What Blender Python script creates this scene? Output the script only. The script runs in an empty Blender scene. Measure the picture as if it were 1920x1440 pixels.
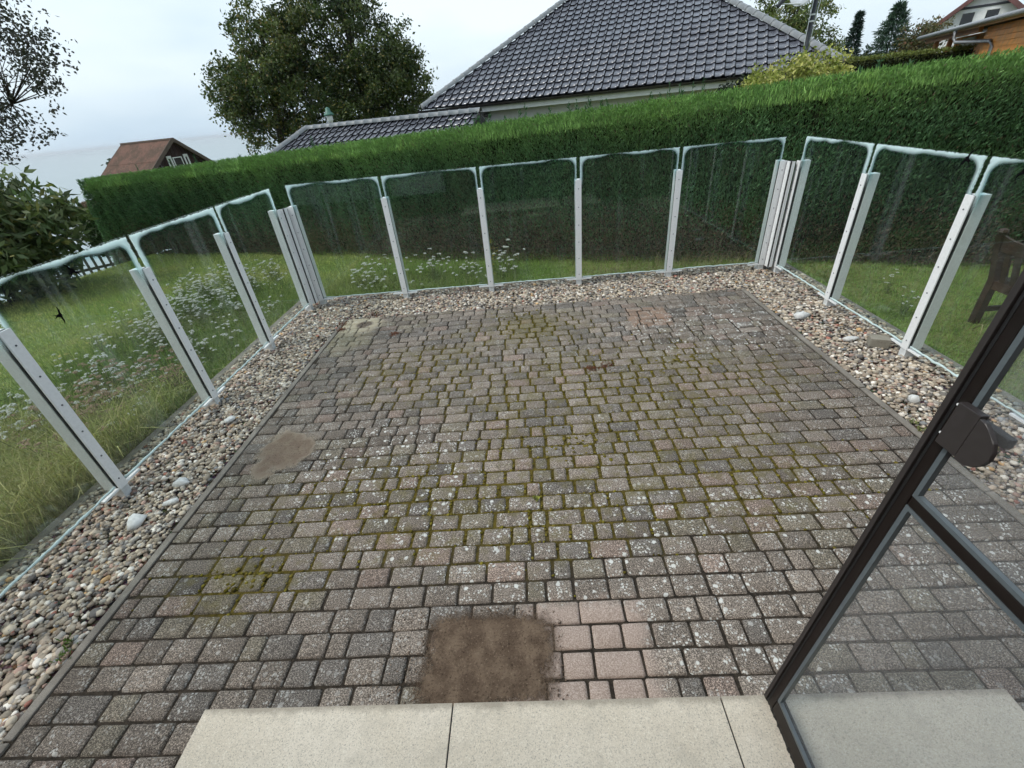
import bpy, bmesh, math, random
import numpy as np
from mathutils import Matrix, Vector

rng = np.random.default_rng(7)
random.seed(7)
R = math.radians
SC = bpy.context.scene
COL = SC.collection

# ------------------------------------------------------------------ camera
def make_camera():
    f, pit, roll, yaw = 825.49, R(32.2065), R(-5.9722), R(-3.92)
    cp, sp = math.cos(pit), math.sin(pit)
    fw = Vector((math.sin(yaw) * cp, math.cos(yaw) * cp, -sp))
    r = Vector((math.cos(yaw), -math.sin(yaw), 0))
    u = r.cross(fw)
    c, s = math.cos(roll), math.sin(roll)
    r2, u2 = c * r + s * u, -s * r + c * u
    cd = bpy.data.cameras.new('camera')
    cd.sensor_width = 36.0
    cd.lens = f / 1920 * 36
    cd.clip_start = 0.02
    cd.clip_end = 60000
    o = bpy.data.objects.new('camera', cd)
    m = Matrix((r2, u2, -fw)).transposed().to_4x4()
    m.translation = (0, 0, 1.78)
    o.matrix_world = m
    COL.objects.link(o)
    SC.camera = o
make_camera()

# ------------------------------------------------------------------ sky, sun, exposure
SUN_AZ, SUN_EL = R(-105), R(52)
def make_world():
    w = bpy.data.worlds.new('World')
    SC.world = w
    w.use_nodes = True
    nt = w.node_tree
    nt.nodes.clear()
    N = nt.nodes.new
    out = N('ShaderNodeOutputWorld')
    bg = N('ShaderNodeBackground')
    bg.inputs['Strength'].default_value = 0.1
    sky = N('ShaderNodeTexSky')
    sky.sky_type = 'NISHITA'
    sky.sun_disc = False
    sky.sun_elevation = SUN_EL
    sky.sun_rotation = SUN_AZ
    sky.dust_density = 2.5
    sky.air_density = 1.2
    tc = N('ShaderNodeTexCoord')
    mp = N('ShaderNodeMapping')
    mp.inputs['Scale'].default_value = (1, 1, 3.2)
    nz = N('ShaderNodeTexNoise')
    nz.inputs['Scale'].default_value = 1.7
    nz.inputs['Detail'].default_value = 4
    nz.inputs['Roughness'].default_value = 0.5
    rp = N('ShaderNodeValToRGB')
    rp.color_ramp.elements[0].position = 0.34
    rp.color_ramp.elements[0].color = (4.5, 5.75, 6.9, 1)
    rp.color_ramp.elements[1].position = 0.66
    rp.color_ramp.elements[1].color = (7.1, 7.9, 8.4, 1)
    mx = N('ShaderNodeMix')
    mx.data_type = 'RGBA'
    mx.inputs[0].default_value = 0.86
    L = nt.links.new
    L(tc.outputs['Generated'], mp.inputs['Vector'])
    L(mp.outputs['Vector'], nz.inputs['Vector'])
    L(nz.outputs['Fac'], rp.inputs['Fac'])
    L(sky.outputs['Color'], mx.inputs[6])
    L(rp.outputs['Color'], mx.inputs[7])
    L(mx.outputs[2], bg.inputs['Color'])
    L(bg.outputs['Background'], out.inputs['Surface'])
make_world()

def make_sun():
    d = bpy.data.lights.new('sun', 'SUN')
    d.energy = 1.5
    d.angle = R(16)
    d.color = (1.0, 0.96, 0.9)
    o = bpy.data.objects.new('sun', d)
    to = Vector((math.sin(SUN_AZ) * math.cos(SUN_EL), math.cos(SUN_AZ) * math.cos(SUN_EL), math.sin(SUN_EL)))
    o.rotation_euler = to.to_track_quat('Z', 'Y').to_euler()
    o.location = to * 60
    COL.objects.link(o)
make_sun()

SC.view_settings.view_transform = 'Standard'
SC.view_settings.look = 'None'
SC.view_settings.exposure = 0.55
SC.view_settings.gamma = 1.0
SC.view_settings.use_curve_mapping = False
SC.render.engine = 'CYCLES'
SC.cycles.use_denoising = True
SC.cycles.transparent_max_bounces = 24
SC.cycles.max_bounces = 4
SC.cycles.diffuse_bounces = 2
SC.cycles.glossy_bounces = 2
SC.cycles.transmission_bounces = 3
SC.cycles.use_adaptive_sampling = True
SC.cycles.adaptive_threshold = 0.03
SC.cycles.caustics_reflective = False
SC.cycles.caustics_refractive = False

# ------------------------------------------------------------------ object helpers
def link(o, parent=None):
    COL.objects.link(o)
    if parent is not None:
        o.parent = parent
    return o

def tag(o, label=None, cat=None, group=None, kind=None):
    if label: o['label'] = label
    if cat: o['category'] = cat
    if group: o['group'] = group
    if kind: o['kind'] = kind
    return o

def empty(name, loc=(0, 0, 0), rz=0.0):
    o = bpy.data.objects.new(name, None)
    o.empty_display_size = 0.1
    o.location = loc
    o.rotation_euler = (0, 0, rz)
    return link(o)

def nmesh(name, V, F, smooth=False, tint=None):
    """mesh from numpy arrays: V (n,3), F (m,k); tint (n,3) point colours"""
    V = np.asarray(V, np.float32)
    F = np.asarray(F, np.int32)
    me = bpy.data.meshes.new(name)
    n, (m, k) = len(V), F.shape
    me.vertices.add(n)
    me.vertices.foreach_set('co', V.ravel())
    me.loops.add(m * k)
    me.loops.foreach_set('vertex_index', F.ravel())
    me.polygons.add(m)
    me.polygons.foreach_set('loop_start', np.arange(0, m * k, k, dtype=np.int32))
    if smooth:
        me.polygons.foreach_set('use_smooth', np.ones(m, bool))
    me.update(calc_edges=True)
    if tint is not None:
        tint = np.asarray(tint)
        a = me.color_attributes.new('tint', 'FLOAT_COLOR', 'POINT')
        c = np.ones((n, 4), np.float32)
        c[:, :tint.shape[1]] = tint
        a.data.foreach_set('color', c.ravel())
    return me

def obj(name, me, mat, parent=None, loc=None, rot=None):
    if mat is not None:
        me.materials.clear()
        me.materials.append(mat)
    o = bpy.data.objects.new(name, me)
    if loc is not None: o.location = loc
    if rot is not None: o.rotation_euler = rot
    return link(o, parent)

class MB:
    """collects shapes into one mesh"""
    def __init__(self):
        self.bm = bmesh.new()
    def poly(self, pts):
        vs = [self.bm.verts.new(p) for p in pts]
        return self.bm.faces.new(vs)
    def hexa(self, p):
        v = [self.bm.verts.new(q) for q in p]
        for f in ((3, 2, 1, 0), (4, 5, 6, 7), (0, 1, 5, 4), (1, 2, 6, 5), (2, 3, 7, 6), (3, 0, 4, 7)):
            self.bm.faces.new([v[i] for i in f])
    def box(self, a, b, bevel=0.0):
        (x0, y0, z0), (x1, y1, z1) = a, b
        if bevel:
            t = bmesh.new()
            m = Matrix.LocRotScale(((x0 + x1) / 2, (y0 + y1) / 2, (z0 + z1) / 2), None, (x1 - x0, y1 - y0, z1 - z0))
            bmesh.ops.create_cube(t, size=1, matrix=m)
            bmesh.ops.bevel(t, geom=t.edges[:] , offset=bevel, segments=2, affect='EDGES', profile=0.6)
            me = bpy.data.meshes.new('tmp'); t.to_mesh(me); t.free()
            self.bm.from_mesh(me); bpy.data.meshes.remove(me)
            return
        self.hexa([(x0, y0, z0), (x1, y0, z0), (x1, y1, z0), (x0, y1, z0), (x0, y0, z1), (x1, y0, z1), (x1, y1, z1), (x0, y1, z1)])
    def bar(self, p, q, w, h, up=(0, 0, 1)):
        p, q = Vector(p), Vector(q)
        d = (q - p).normalized()
        u = Vector(up)
        s = d.cross(u)
        if s.length < 1e-4:
            s = d.cross(Vector((1, 0, 0)))
        s.normalize()
        t = s.cross(d)
        s, t = s * w / 2, t * h / 2
        self.hexa([p - s - t, p + s - t, p + s + t, p - s + t, q - s - t, q + s - t, q + s + t, q - s + t])
    def tube(self, pts, radii, n=8, cap=True):
        pts = [Vector(p) for p in pts]
        if not hasattr(radii, '__len__'): radii = [radii] * len(pts)
        rings = []
        ref = Vector((0.31, 0.17, 0.93))
        for i, p in enumerate(pts):
            d = (pts[min(i + 1, len(pts) - 1)] - pts[max(i - 1, 0)]).normalized()
            a = d.cross(ref)
            if a.length < 1e-3: a = d.cross(Vector((1, 0, 0)))
            a.normalize(); b = d.cross(a)
            rings.append([self.bm.verts.new(p + (a * math.cos(2 * math.pi * k / n) + b * math.sin(2 * math.pi * k / n)) * radii[i]) for k in range(n)])
        for r0, r1 in zip(rings, rings[1:]):
            for k in range(n):
                self.bm.faces.new((r0[k], r0[(k + 1) % n], r1[(k + 1) % n], r1[k]))
        if cap:
            self.bm.faces.new(rings[0][::-1]); self.bm.faces.new(rings[-1])
    def lathe(self, prof, n=12, c=(0, 0, 0)):
        rings = [[self.bm.verts.new((c[0] + r * math.cos(2 * math.pi * k / n), c[1] + r * math.sin(2 * math.pi * k / n), c[2] + z)) for k in range(n)] for r, z in prof]
        for r0, r1 in zip(rings, rings[1:]):
            for k in range(n):
                self.bm.faces.new((r0[k], r0[(k + 1) % n], r1[(k + 1) % n], r1[k]))
        self.bm.faces.new(rings[0][::-1]); self.bm.faces.new(rings[-1])
    def prism(self, outline, axis_pts):
        """outline: list of 2D (a,b); axis_pts: function (a,b,s)->3D at s=0,1"""
        v0 = [self.bm.verts.new(axis_pts(a, b, 0)) for a, b in outline]
        v1 = [self.bm.verts.new(axis_pts(a, b, 1)) for a, b in outline]
        n = len(outline)
        for i in range(n):
            self.bm.faces.new((v0[i], v0[(i + 1) % n], v1[(i + 1) % n], v1[i]))
        self.bm.faces.new(v0[::-1]); self.bm.faces.new(v1)
    def build(self, name, mat, parent=None, smooth=False, loc=None, rot=None):
        bmesh.ops.recalc_face_normals(self.bm, faces=self.bm.faces[:])
        me = bpy.data.meshes.new(name)
        self.bm.to_mesh(me); self.bm.free()
        if smooth:
            me.polygons.foreach_set('use_smooth', np.ones(len(me.polygons), bool))
        return obj(name, me, mat, parent, loc, rot)

def copy_tree(o, parent=None):
    c = o.copy(); COL.objects.link(c); c.parent = parent
    for ch in list(o.children):
        copy_tree(ch, c)
    return c

# ------------------------------------------------------------------ material helpers
class NT:
    def __init__(self, name):
        self.m = bpy.data.materials.new(name)
        self.m.use_nodes = True
        self.nt = self.m.node_tree
        self.nt.nodes.clear()
        self.out = self.nt.nodes.new('ShaderNodeOutputMaterial')
    def n(self, t, **kw):
        x = self.nt.nodes.new(t)
        for k, v in kw.items(): setattr(x, k, v)
        return x
    def l(self, a, b): self.nt.links.new(a, b)
    def set(self, sock, v):
        if isinstance(v, bpy.types.NodeSocket): self.l(v, sock)
        elif isinstance(v, (tuple, list)) and len(v) == 3 and sock.type == 'RGBA': sock.default_value = (*v, 1)
        else: sock.default_value = v
    def pos(self): return self.n('ShaderNodeNewGeometry').outputs['Position']
    def objc(self): return self.n('ShaderNodeTexCoord').outputs['Object']
    def noise(self, vec, scale, detail=3, rough=0.55, out='Fac'):
        x = self.n('ShaderNodeTexNoise')
        if vec is not None: self.l(vec, x.inputs['Vector'])
        x.inputs['Scale'].default_value = scale; x.inputs['Detail'].default_value = detail; x.inputs['Roughness'].default_value = rough
        return x.outputs[out]
    def voro(self, vec, scale, feature='F1', out='Distance', rnd=1.0):
        x = self.n('ShaderNodeTexVoronoi', feature=feature)
        if vec is not None: self.l(vec, x.inputs['Vector'])
        x.inputs['Scale'].default_value = scale; x.inputs['Randomness'].default_value = rnd
        return x.outputs[out]
    def math(self, op, a, b=0.0, c=0.0, clamp=False):
        x = self.n('ShaderNodeMath', operation=op, use_clamp=clamp)
        self.set(x.inputs[0], a); self.set(x.inputs[1], b)
        if len(x.inputs) > 2: self.set(x.inputs[2], c)
        return x.outputs[0]
    def step(self, v, a, b, lo=0.0, hi=1.0):
        x = self.n('ShaderNodeMapRange', interpolation_type='SMOOTHSTEP')
        self.set(x.inputs['Value'], v)
        x.inputs['From Min'].default_value = a; x.inputs['From Max'].default_value = b
        x.inputs['To Min'].default_value = lo; x.inputs['To Max'].default_value = hi
        return x.outputs[0]
    def mix(self, f, a, b, mode='MIX'):
        x = self.n('ShaderNodeMix', data_type='RGBA', blend_type=mode)
        self.set(x.inputs[0], f); self.set(x.inputs[6], a); self.set(x.inputs[7], b)
        return x.outputs[2]
    def attr(self, name, typ='GEOMETRY', out='Color'):
        x = self.n('ShaderNodeAttribute', attribute_name=name, attribute_type=typ)
        return x.outputs[out]
    def sep(self, v):
        x = self.n('ShaderNodeSeparateXYZ'); self.l(v, x.inputs[0]); return x.outputs
    def shared(self, scale):
        if not hasattr(self, 'sh'): self.sh = self.noise(self.pos(), 12, 4)
        return self.sh
    def blob(self, cx, cy, rx, ry, soft=0.35, wob=0.35, nscale=9.0):
        """1 inside an irregular patch of ground round (cx,cy)"""
        p = self.sep(self.pos())
        a = self.math('DIVIDE', self.math('SUBTRACT', p[0], cx), rx)
        b = self.math('DIVIDE', self.math('SUBTRACT', p[1], cy), ry)
        d = self.math('SQRT', self.math('ADD', self.math('MULTIPLY', a, a), self.math('MULTIPLY', b, b)))
        nz = self.shared(nscale)
        d = self.math('ADD', d, self.math('MULTIPLY', self.math('SUBTRACT', nz, 0.5), 2 * wob))
        return self.step(d, 1.0 + soft, 1.0 - soft)
    def rect(self, x0, x1, y0, y1, soft=0.02, wob=0.02, nscale=25):
        p = self.sep(self.pos())
        nz = self.math('MULTIPLY', self.math('SUBTRACT', self.shared(nscale), 0.5), 2 * wob)
        def s(v, e, up):
            v = self.math('ADD', v, nz)
            return self.step(v, e - soft, e + soft) if up else self.step(v, e + soft, e - soft)
        m = self.math('MULTIPLY', s(p[0], x0, 1), s(p[0], x1, 0))
        return self.math('MULTIPLY', m, self.math('MULTIPLY', s(p[1], y0, 1), s(p[1], y1, 0)))
    def bump(self, h, strength=0.3, dist=0.01):
        x = self.n('ShaderNodeBump')
        self.l(h, x.inputs['Height']); x.inputs['Strength'].default_value = strength; x.inputs['Distance'].default_value = dist
        return x.outputs[0]
    def bsdf(self, col, rough=0.7, normal=None, metallic=0.0, spec=0.5, coat=0.0, sub=None):
        b = self.n('ShaderNodeBsdfPrincipled')
        self.set(b.inputs['Base Color'], col); self.set(b.inputs['Roughness'], rough)
        b.inputs['Metallic'].default_value = metallic; b.inputs['Specular IOR Level'].default_value = spec
        b.inputs['Coat Weight'].default_value = coat
        if normal is not None: self.l(normal, b.inputs['Normal'])
        return b.outputs[0]
    def done(self, sh):
        self.l(sh, self.out.inputs['Surface']); return self.m

MATS = {}
def plain(name, col, rough=0.6, var=0.12, scale=20.0, metallic=0.0, spec=0.5, bump=0.0, coat=0.0):
    if name in MATS: return MATS[name]
    t = NT(name)
    p = t.objc()
    nz = t.noise(p, scale, 4)
    k = t.step(nz, 0.3, 0.7)
    a = tuple(max(0, c * (1 - var)) for c in col); b = tuple(c * (1 + var) for c in col)
    c = t.mix(k, a, b)
    nrm = t.bump(nz, bump, 0.005) if bump else None
    rr = t.step(nz, 0.2, 0.8, rough * 0.85, min(1, rough * 1.15))
    MATS[name] = t.done(t.bsdf(c, rr, nrm, metallic, spec, coat))
    return MATS[name]

def leafmat(name, rough=0.55, transl=0.25, gain=1.0):
    """foliage: colour from the mesh's own per-leaf tint, some light through the blade"""
    t = NT(name)
    c = t.attr('tint')
    if gain != 1.0: c = t.mix(1.0, c, (gain, gain, gain), 'MULTIPLY')
    a = t.bsdf(c, rough, spec=0.3)
    tr = t.n('ShaderNodeBsdfTranslucent')
    t.l(t.mix(0.5, c, (0.6, 0.9, 0.2), 'MULTIPLY'), tr.inputs['Color'])
    mx = t.n('ShaderNodeMixShader'); mx.inputs[0].default_value = transl
    t.l(a, mx.inputs[1]); t.l(tr.outputs[0], mx.inputs[2])
    return t.done(mx.outputs[0])

def tintmat(name, rough=0.7, bumpscale=0, gain=1.0, spec=0.4):
    t = NT(name)
    c = t.attr('tint')
    nrm = None
    if bumpscale:
        nz = t.noise(t.pos(), bumpscale, 3)
        c = t.mix(0.6, c, t.mix(nz, (0.55, 0.55, 0.55), (1.35, 1.35, 1.35)), 'MULTIPLY')
        nrm = t.bump(nz, 0.4, 0.004)
    return t.done(t.bsdf(c, rough, nrm, spec=spec))

LEAF = leafmat('leaf')
HEDGELEAF = leafmat('hedge_leaf', 0.55, 0.18)
GRASS = leafmat('grass_blade', 0.5, 0.25)
WHITE = plain('white_powder_coat', (0.87, 0.88, 0.88), 0.42, 0.04, 60)
GREYWHITE = plain('weathered_white_paint', (0.70, 0.72, 0.72), 0.55, 0.10, 30)
STICK = plain('black_sticker_film', (0.004, 0.004, 0.005), 0.9, 0.1, 30, spec=0.05)
RUBBER = plain('black_rubber', (0.012, 0.012, 0.013), 0.55, 0.2, 60)
STEEL = plain('dull_steel', (0.09, 0.10, 0.12), 0.4, 0.15, 80, metallic=0.5)
BROWNALU = plain('dark_brown_frame', (0.010, 0.006, 0.005), 0.45, 0.15, 40, spec=0.3)
BROWNPLASTIC = plain('brown_plastic', (0.034, 0.028, 0.027), 0.45, 0.08, 90)
BEAD = plain('grey_glazing_bead', (0.10, 0.12, 0.13), 0.35, 0.06, 50)
BARK = plain('bark', (0.045, 0.035, 0.025), 0.9, 0.4, 6, bump=0.6)
DARKWOOD = plain('dark_oiled_wood', (0.035, 0.016, 0.010), 0.5, 0.35, 14, bump=0.2)
PICKET = plain('grey_white_picket_paint', (0.55, 0.53, 0.48), 0.7, 0.15, 12)

# ------------------------------------------------------------------ terrain, lawn, sea
HM, HC = -0.368, 6.82                         # hedge front line  y = HC + HM x
HU = Vector((1, HM, 0)).normalized()          # along the hedge (towards the right)
HV = Vector((-HU.y, HU.x, 0))                 # away from the patio
def smooth(a, b, x):
    t = np.clip((x - a) / (b - a), 0, 1)
    return t * t * (3 - 2 * t)
def lawn_z(x, y):
    x = np.asarray(x, float); y = np.asarray(y, float)
    z = -0.25 - 0.03 * np.maximum(0, -x - 3)
    # grassy bank up to the gravel edging
    d = np.maximum(np.maximum(-2.82 - x, x - 2.93), y - 5.12)
    z = z + smooth(0.38, 0.0, d) * (-0.03 - z)
    # beyond the hedge the land falls away
    v = (x * HV.x + y * HV.y) - HC * HV.y
    u = x * HU.x + y * HU.y
    z = z - smooth(1.2, 5, v) * 1.3 * smooth(16, 6, u)
    # towards the sea on the left
    z = z - smooth(-11.5, -16, u) * 1.6 - smooth(-15, -60, u) * 14.5 - smooth(-60, -75, u) * 3
    z = z - smooth(60, 200, v) * 18
    return np.maximum(z, -17.0)

def grid(xs, ys):
    X, Y = np.meshgrid(xs, ys)
    V = np.stack([X, Y, lawn_z(X, Y)], -1).reshape(-1, 3)
    nx, ny = len(xs), len(ys)
    i = np.arange(nx - 1)[None, :] + nx * np.arange(ny - 1)[:, None]
    F = np.stack([i, i + 1, i + 1 + nx, i + nx], -1).reshape(-1, 4)
    return V, F

def mat_lawn():
    t = NT('lawn_turf')
    p = t.pos()
    a = t.noise(p, 0.9, 4); b = t.noise(p, 9, 4); c = t.noise(p, 70, 2)
    col = t.mix(t.step(a, 0.35, 0.65), (0.15, 0.23, 0.05), (0.25, 0.27, 0.08))
    col = t.mix(t.step(b, 0.45, 0.75), col, (0.10, 0.15, 0.03))
    col = t.mix(t.step(c, 0.3, 0.75), t.mix(1, col, (0.55, 0.55, 0.5), 'MULTIPLY'), col)
    return t.done(t.bsdf(col, 0.9, t.bump(c, 0.8, 0.03), spec=0.2))
LAWNM = mat_lawn()

xs = np.unique(np.concatenate([np.linspace(-12, 9, 140), np.array([-4000, -1500, -600, -300, -150, -110, -90]), np.linspace(-80, -12, 60), np.linspace(9, 120, 50), [200, 400, 900, 2500]]))
ys = np.unique(np.concatenate([np.linspace(-6, 12, 130), [-3000, -900, -300, -100, -40, -20, -10], np.linspace(12, 120, 50), [160, 200, 300, 600, 1500, 4000]]))
V, F = grid(xs, ys)
# leave the terrace itself open (it has its own ground)
cx = V[F].mean(1)
keep = ~((cx[:, 0] > -2.75) & (cx[:, 0] < 2.86) & (cx[:, 1] < 5.05) & (cx[:, 1] > -5))
tag(obj('lawn', nmesh('lawn', V, F[keep], True), LAWNM), 'mown green lawn sloping away round the terrace', kind='structure')

def mat_sea():
    t = NT('sea_water')
    p = t.pos()
    mp = t.n('ShaderNodeMapping'); mp.inputs['Scale'].default_value = (0.02, 0.05, 0.05); t.l(p, mp.inputs[0])
    a = t.noise(mp.outputs[0], 3.0, 6, 0.6)
    col = t.mix(t.step(a, 0.4, 0.7), (0.25, 0.30, 0.31), (0.30, 0.35, 0.36))
    return t.done(t.bsdf(col, 0.30, t.bump(a, 0.15, 1.0), spec=0.5))
me = nmesh('sea', [(-14000, -9000, -15.5), (14000, -9000, -15.5), (14000, 14000, -15.5), (-14000, 14000, -15.5)], [(0, 1, 2, 3)])
tag(obj('sea', me, mat_sea()), 'pale grey sea reaching to the horizon', kind='structure')

def haze():
    m = MB(); m.box((-15000, -10000, -18.2), (15000, 15000, 16))
    t = NT('sea_air'); v = t.n('ShaderNodeVolumePrincipled')
    v.inputs['Density'].default_value = 1.5e-4; v.inputs['Color'].default_value = (0.92, 0.96, 1, 1); v.inputs['Anisotropy'].default_value = 0.3
    t.l(v.outputs[0], t.out.inputs['Volume'])
    tag(m.build('haze', t.m), 'pale sea haze over land and water', kind='stuff')
haze()

# ------------------------------------------------------------------ terrace paving
PX0, PX1, PY1 = -1.985, 2.125, 4.345
SLAB = (-1.268, 1.44, 0.693, 0.055)     # x0 x1 front y, top z
MOSSC = [(-0.05, 3.75, 0.75, 0.5), (0.55, 2.7, 1.5, 0.75), (-0.9, 3.1, 0.7, 0.6), (1.15, 2.9, 0.55, 0.5), (0.25, 2.1, 0.8, 0.4), (-0.3, 1.7, 1.5, 0.5), (-1.45, 1.25, 0.45, 0.22), (0.9, 1.8, 0.9, 0.5)]
def moss_at(x, y):
    m = np.zeros_like(x)
    for cx_, cy_, rx, ry in MOSSC:
        d = np.sqrt(((x - cx_) / rx) ** 2 + ((y - cy_) / ry) ** 2)
        m = np.maximum(m, np.clip(1.25 - d * 0.9, 0, 1))
    return m

LICHC = [(0.25, 1.22, 0.6, 0.2), (-0.95, 1.98, 0.45, 0.33), (1.55, 3.55, 0.6, 0.4), (0.55, 0.95, 0.4, 0.3), (0.0, 1.5, 0.9, 0.2), (1.6, 1.4, 0.4, 0.3)]
def lich_at(x, y):
    m = np.zeros_like(x)
    for cx_, cy_, rx, ry in LICHC:
        d = np.sqrt(((x - cx_) / rx) ** 2 + ((y - cy_) / ry) ** 2)
        m = np.maximum(m, np.clip(1.5 - d, 0, 1))
    return m
def ground_masks(V_):
    """alpha carries moss (integer tenths kept apart from lichen): returns attribute colours (moss, lichen, 0)"""
    return np.stack([moss_at(V_[:, 0], V_[:, 1]), lich_at(V_[:, 0], V_[:, 1]), np.zeros(len(V_))], 1)
def add_masks(me, Vw):
    a = me.color_attributes.new('mask', 'FLOAT_COLOR', 'POINT')
    c = np.ones((len(Vw), 4), np.float32); c[:, :3] = ground_masks(np.asarray(Vw)); a.data.foreach_set('color', c.ravel())
    return me
def moss_mask(t, wob):
    m = t.sep(t.attr('mask'))[0]
    return t.step(t.math('ADD', m, t.math('MULTIPLY', t.math('SUBTRACT', wob, 0.5), 1.1)), 0.25, 0.75)

def mat_brick():
    t = NT('concrete_paver')
    p = t.pos()
    col = t.attr('tint')
    # exposed aggregate
    f1 = t.noise(p, 210, 2, 0.75); f2 = t.noise(p, 75, 3, 0.6)
    col = t.mix(t.step(f1, 0.53, 0.64), col, t.mix(1, col, (2.75, 2.75, 2.7), 'MULTIPLY'))
    col = t.mix(t.step(f1, 0.46, 0.36), col, t.mix(1, col, (0.30, 0.285, 0.27), 'MULTIPLY'))
    col = t.mix(t.step(f2, 0.35, 0.7, 0, 0.45), col, t.mix(1, col, (0.62, 0.62, 0.62), 'MULTIPLY'))
    big = t.noise(p, 1.6, 4)
    col = t.mix(t.step(big, 0.4, 0.7, 0, 0.45), col, t.mix(1, col, (0.66, 0.66, 0.64), 'MULTIPLY'))
    clean = t.rect(-0.12, 0.36, 0.6, 1.075, 0.05, 0.06, 12)
    # pale crustose lichen: fine dots and larger rosettes
    wob = t.noise(p, 6, 4, 0.6)
    lz = t.sep(t.attr('mask'))[1]
    zone = t.step(t.math('ADD', t.math('MULTIPLY', lz, 0.8), wob), 0.52, 0.95)
    wp = t.n('ShaderNodeVectorMath', operation='ADD'); t.l(p, wp.inputs[0])
    nc = t.noise(p, 60, 2, 0.5, 'Color'); sc = t.n('ShaderNodeVectorMath', operation='SCALE'); t.l(nc, sc.inputs[0]); sc.inputs['Scale'].default_value = 0.012
    t.l(sc.outputs[0], wp.inputs[1])
    d1 = t.voro(wp.outputs[0], 78); d2 = t.voro(wp.outputs[0], 30)
    pick1 = t.step(t.noise(p, 14, 3, 0.6), 0.47, 0.60)
    dots = t.math('MULTIPLY', t.step(d1, 0.40, 0.28), t.math('MULTIPLY', pick1, t.math('ADD', 0.4, zone, clamp=True)))
    ros = t.math('MULTIPLY', t.step(d2, 0.34, 0.24), t.math('MULTIPLY', t.step(t.voro(wp.outputs[0], 30, out='Color'), 0.66, 0.74), t.math('ADD', 0.22, zone, clamp=True)))
    lich = t.math('MAXIMUM', dots, ros)
    lich = t.math('MULTIPLY', lich, t.math('SUBTRACT', 1.0, clean))
    col = t.mix(clean, col, t.mix(t.step(f1, 0.35, 0.7), (0.28, 0.212, 0.172), (0.52, 0.42, 0.36)))
    # orange stain, pale sandy corner, dark dot
    st = t.rect(0.89, 1.26, 3.64, 4.05, 0.015, 0.03, 14)
    col = t.mix(t.math('MULTIPLY', st, t.step(t.noise(p, 16, 4), 0.25, 0.7, 0.1, 0.7)), col, (0.29, 0.175, 0.115))
    pale = t.blob(-1.82, 4.16, 0.25, 0.22, 0.35, 0.35, 7)
    col = t.mix(t.math('MULTIPLY', pale, 0.75), col, (0.50, 0.43, 0.31))
    pale2 = t.blob(-1.85, 3.8, 0.26, 0.2, 0.5, 0.4, 7)
    col = t.mix(t.math('MULTIPLY', pale2, 0.45), col, (0.27, 0.24, 0.15))
    dot = t.blob(-1.745, 4.165, 0.085, 0.075, 0.25, 0.3, 18)
    col = t.mix(t.math('MULTIPLY', dot, 0.85), col, (0.07, 0.045, 0.035))
    col = t.mix(t.math('MULTIPLY', lich, 0.92), col, (0.66, 0.66, 0.62))
    # thin moss film creeping over the pavers
    mm = t.math('MULTIPLY', moss_mask(t, wob), t.step(t.noise(p, 11, 4, 0.65), 0.46, 0.64))
    mm = t.math('MAXIMUM', mm, t.math('MULTIPLY', t.blob(-1.46, 1.265, 0.13, 0.07, 0.4, 0.5), 1.25, clamp=True))
    mm = t.math('MAXIMUM', mm, t.math('MULTIPLY', t.blob(-0.02, 3.8, 0.25, 0.28, 0.5, 0.6), 1.1, clamp=True))
    col = t.mix(t.math('MULTIPLY', mm, 0.46), col, (0.130, 0.110, 0.032))
    h = t.math('ADD', f1, t.math('MULTIPLY', f2, 1.3))
    return t.done(t.bsdf(col, 0.88, t.bump(h, 0.55, 0.004), spec=0.25))
BRICKM = mat_brick()

def mat_joint():
    t = NT('joint_sand_and_moss')
    p = t.pos()
    a = t.noise(p, 60, 3, 0.7)
    base = t.mix(t.step(a, 0.3, 0.7), (0.018, 0.015, 0.012), (0.060, 0.048, 0.036))
    moss = t.mix(t.step(t.noise(p, 45, 4, 0.7), 0.3, 0.7), (0.045, 0.036, 0.008), (0.130, 0.100, 0.020))
    m = moss_mask(t, t.noise(p, 6, 4, 0.6))
    col = t.mix(m, base, moss)
    return t.done(t.bsdf(col, 0.95, t.bump(a, 0.9, 0.01), spec=0.15))

terrace = tag(empty('patio_paving'), 'square terrace paved with weathered grey-brown concrete pavers', kind='structure')
u_ = np.linspace(PX0 - 0.03, PX1 + 0.03, 46); v_ = np.linspace(-0.4, PY1, 50)
X_, Y_ = np.meshgrid(u_, v_)
V = np.stack([X_, Y_, np.full_like(X_, -0.0085)], -1).reshape(-1, 3)
i_ = np.arange(45)[None] + 46 * np.arange(49)[:, None]
obj('joint_filling', add_masks(nmesh('joint_filling', V, np.stack([i_, i_ + 1, i_ + 47, i_ + 46], -1).reshape(-1, 4)), V), mat_joint(), terrace)

def brick_geo(w, d, r):
    """rounded-top paver w x d centred on 0, top about z=0: 4 rings of 8"""
    def ring(ins, z):
        a, b, c = w / 2 - ins, d / 2 - ins, 0.0045 + ins * 0.35
        P = np.array([(a - c, -b), (a, -b + c), (a, b - c), (a - c, b), (-a + c, b), (-a, b - c), (-a, -b + c), (-a + c, -b)])
        return np.c_[P, np.full(8, z)]
    V = np.concatenate([ring(0.0, -0.05), ring(0.0, -0.011), ring(0.0028, -0.004), ring(0.008, 0.0)])
    V[8:, :2] += r.normal(0, 0.0011, (24, 2)); V[16:, 2] += r.normal(0, 0.0006, 16)
    return V
BF = []
for k in range(3):
    for i in range(8):
        BF.append((k * 8 + i, k * 8 + (i + 1) % 8, (k + 1) * 8 + (i + 1) % 8, (k + 1) * 8 + i))
for i in range(3):  # octagon top as quads
    pass
BF += [(24, 25, 26, 27), (24, 27, 28, 31), (28, 29, 30, 31)]
BF = np.array(BF)

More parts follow.
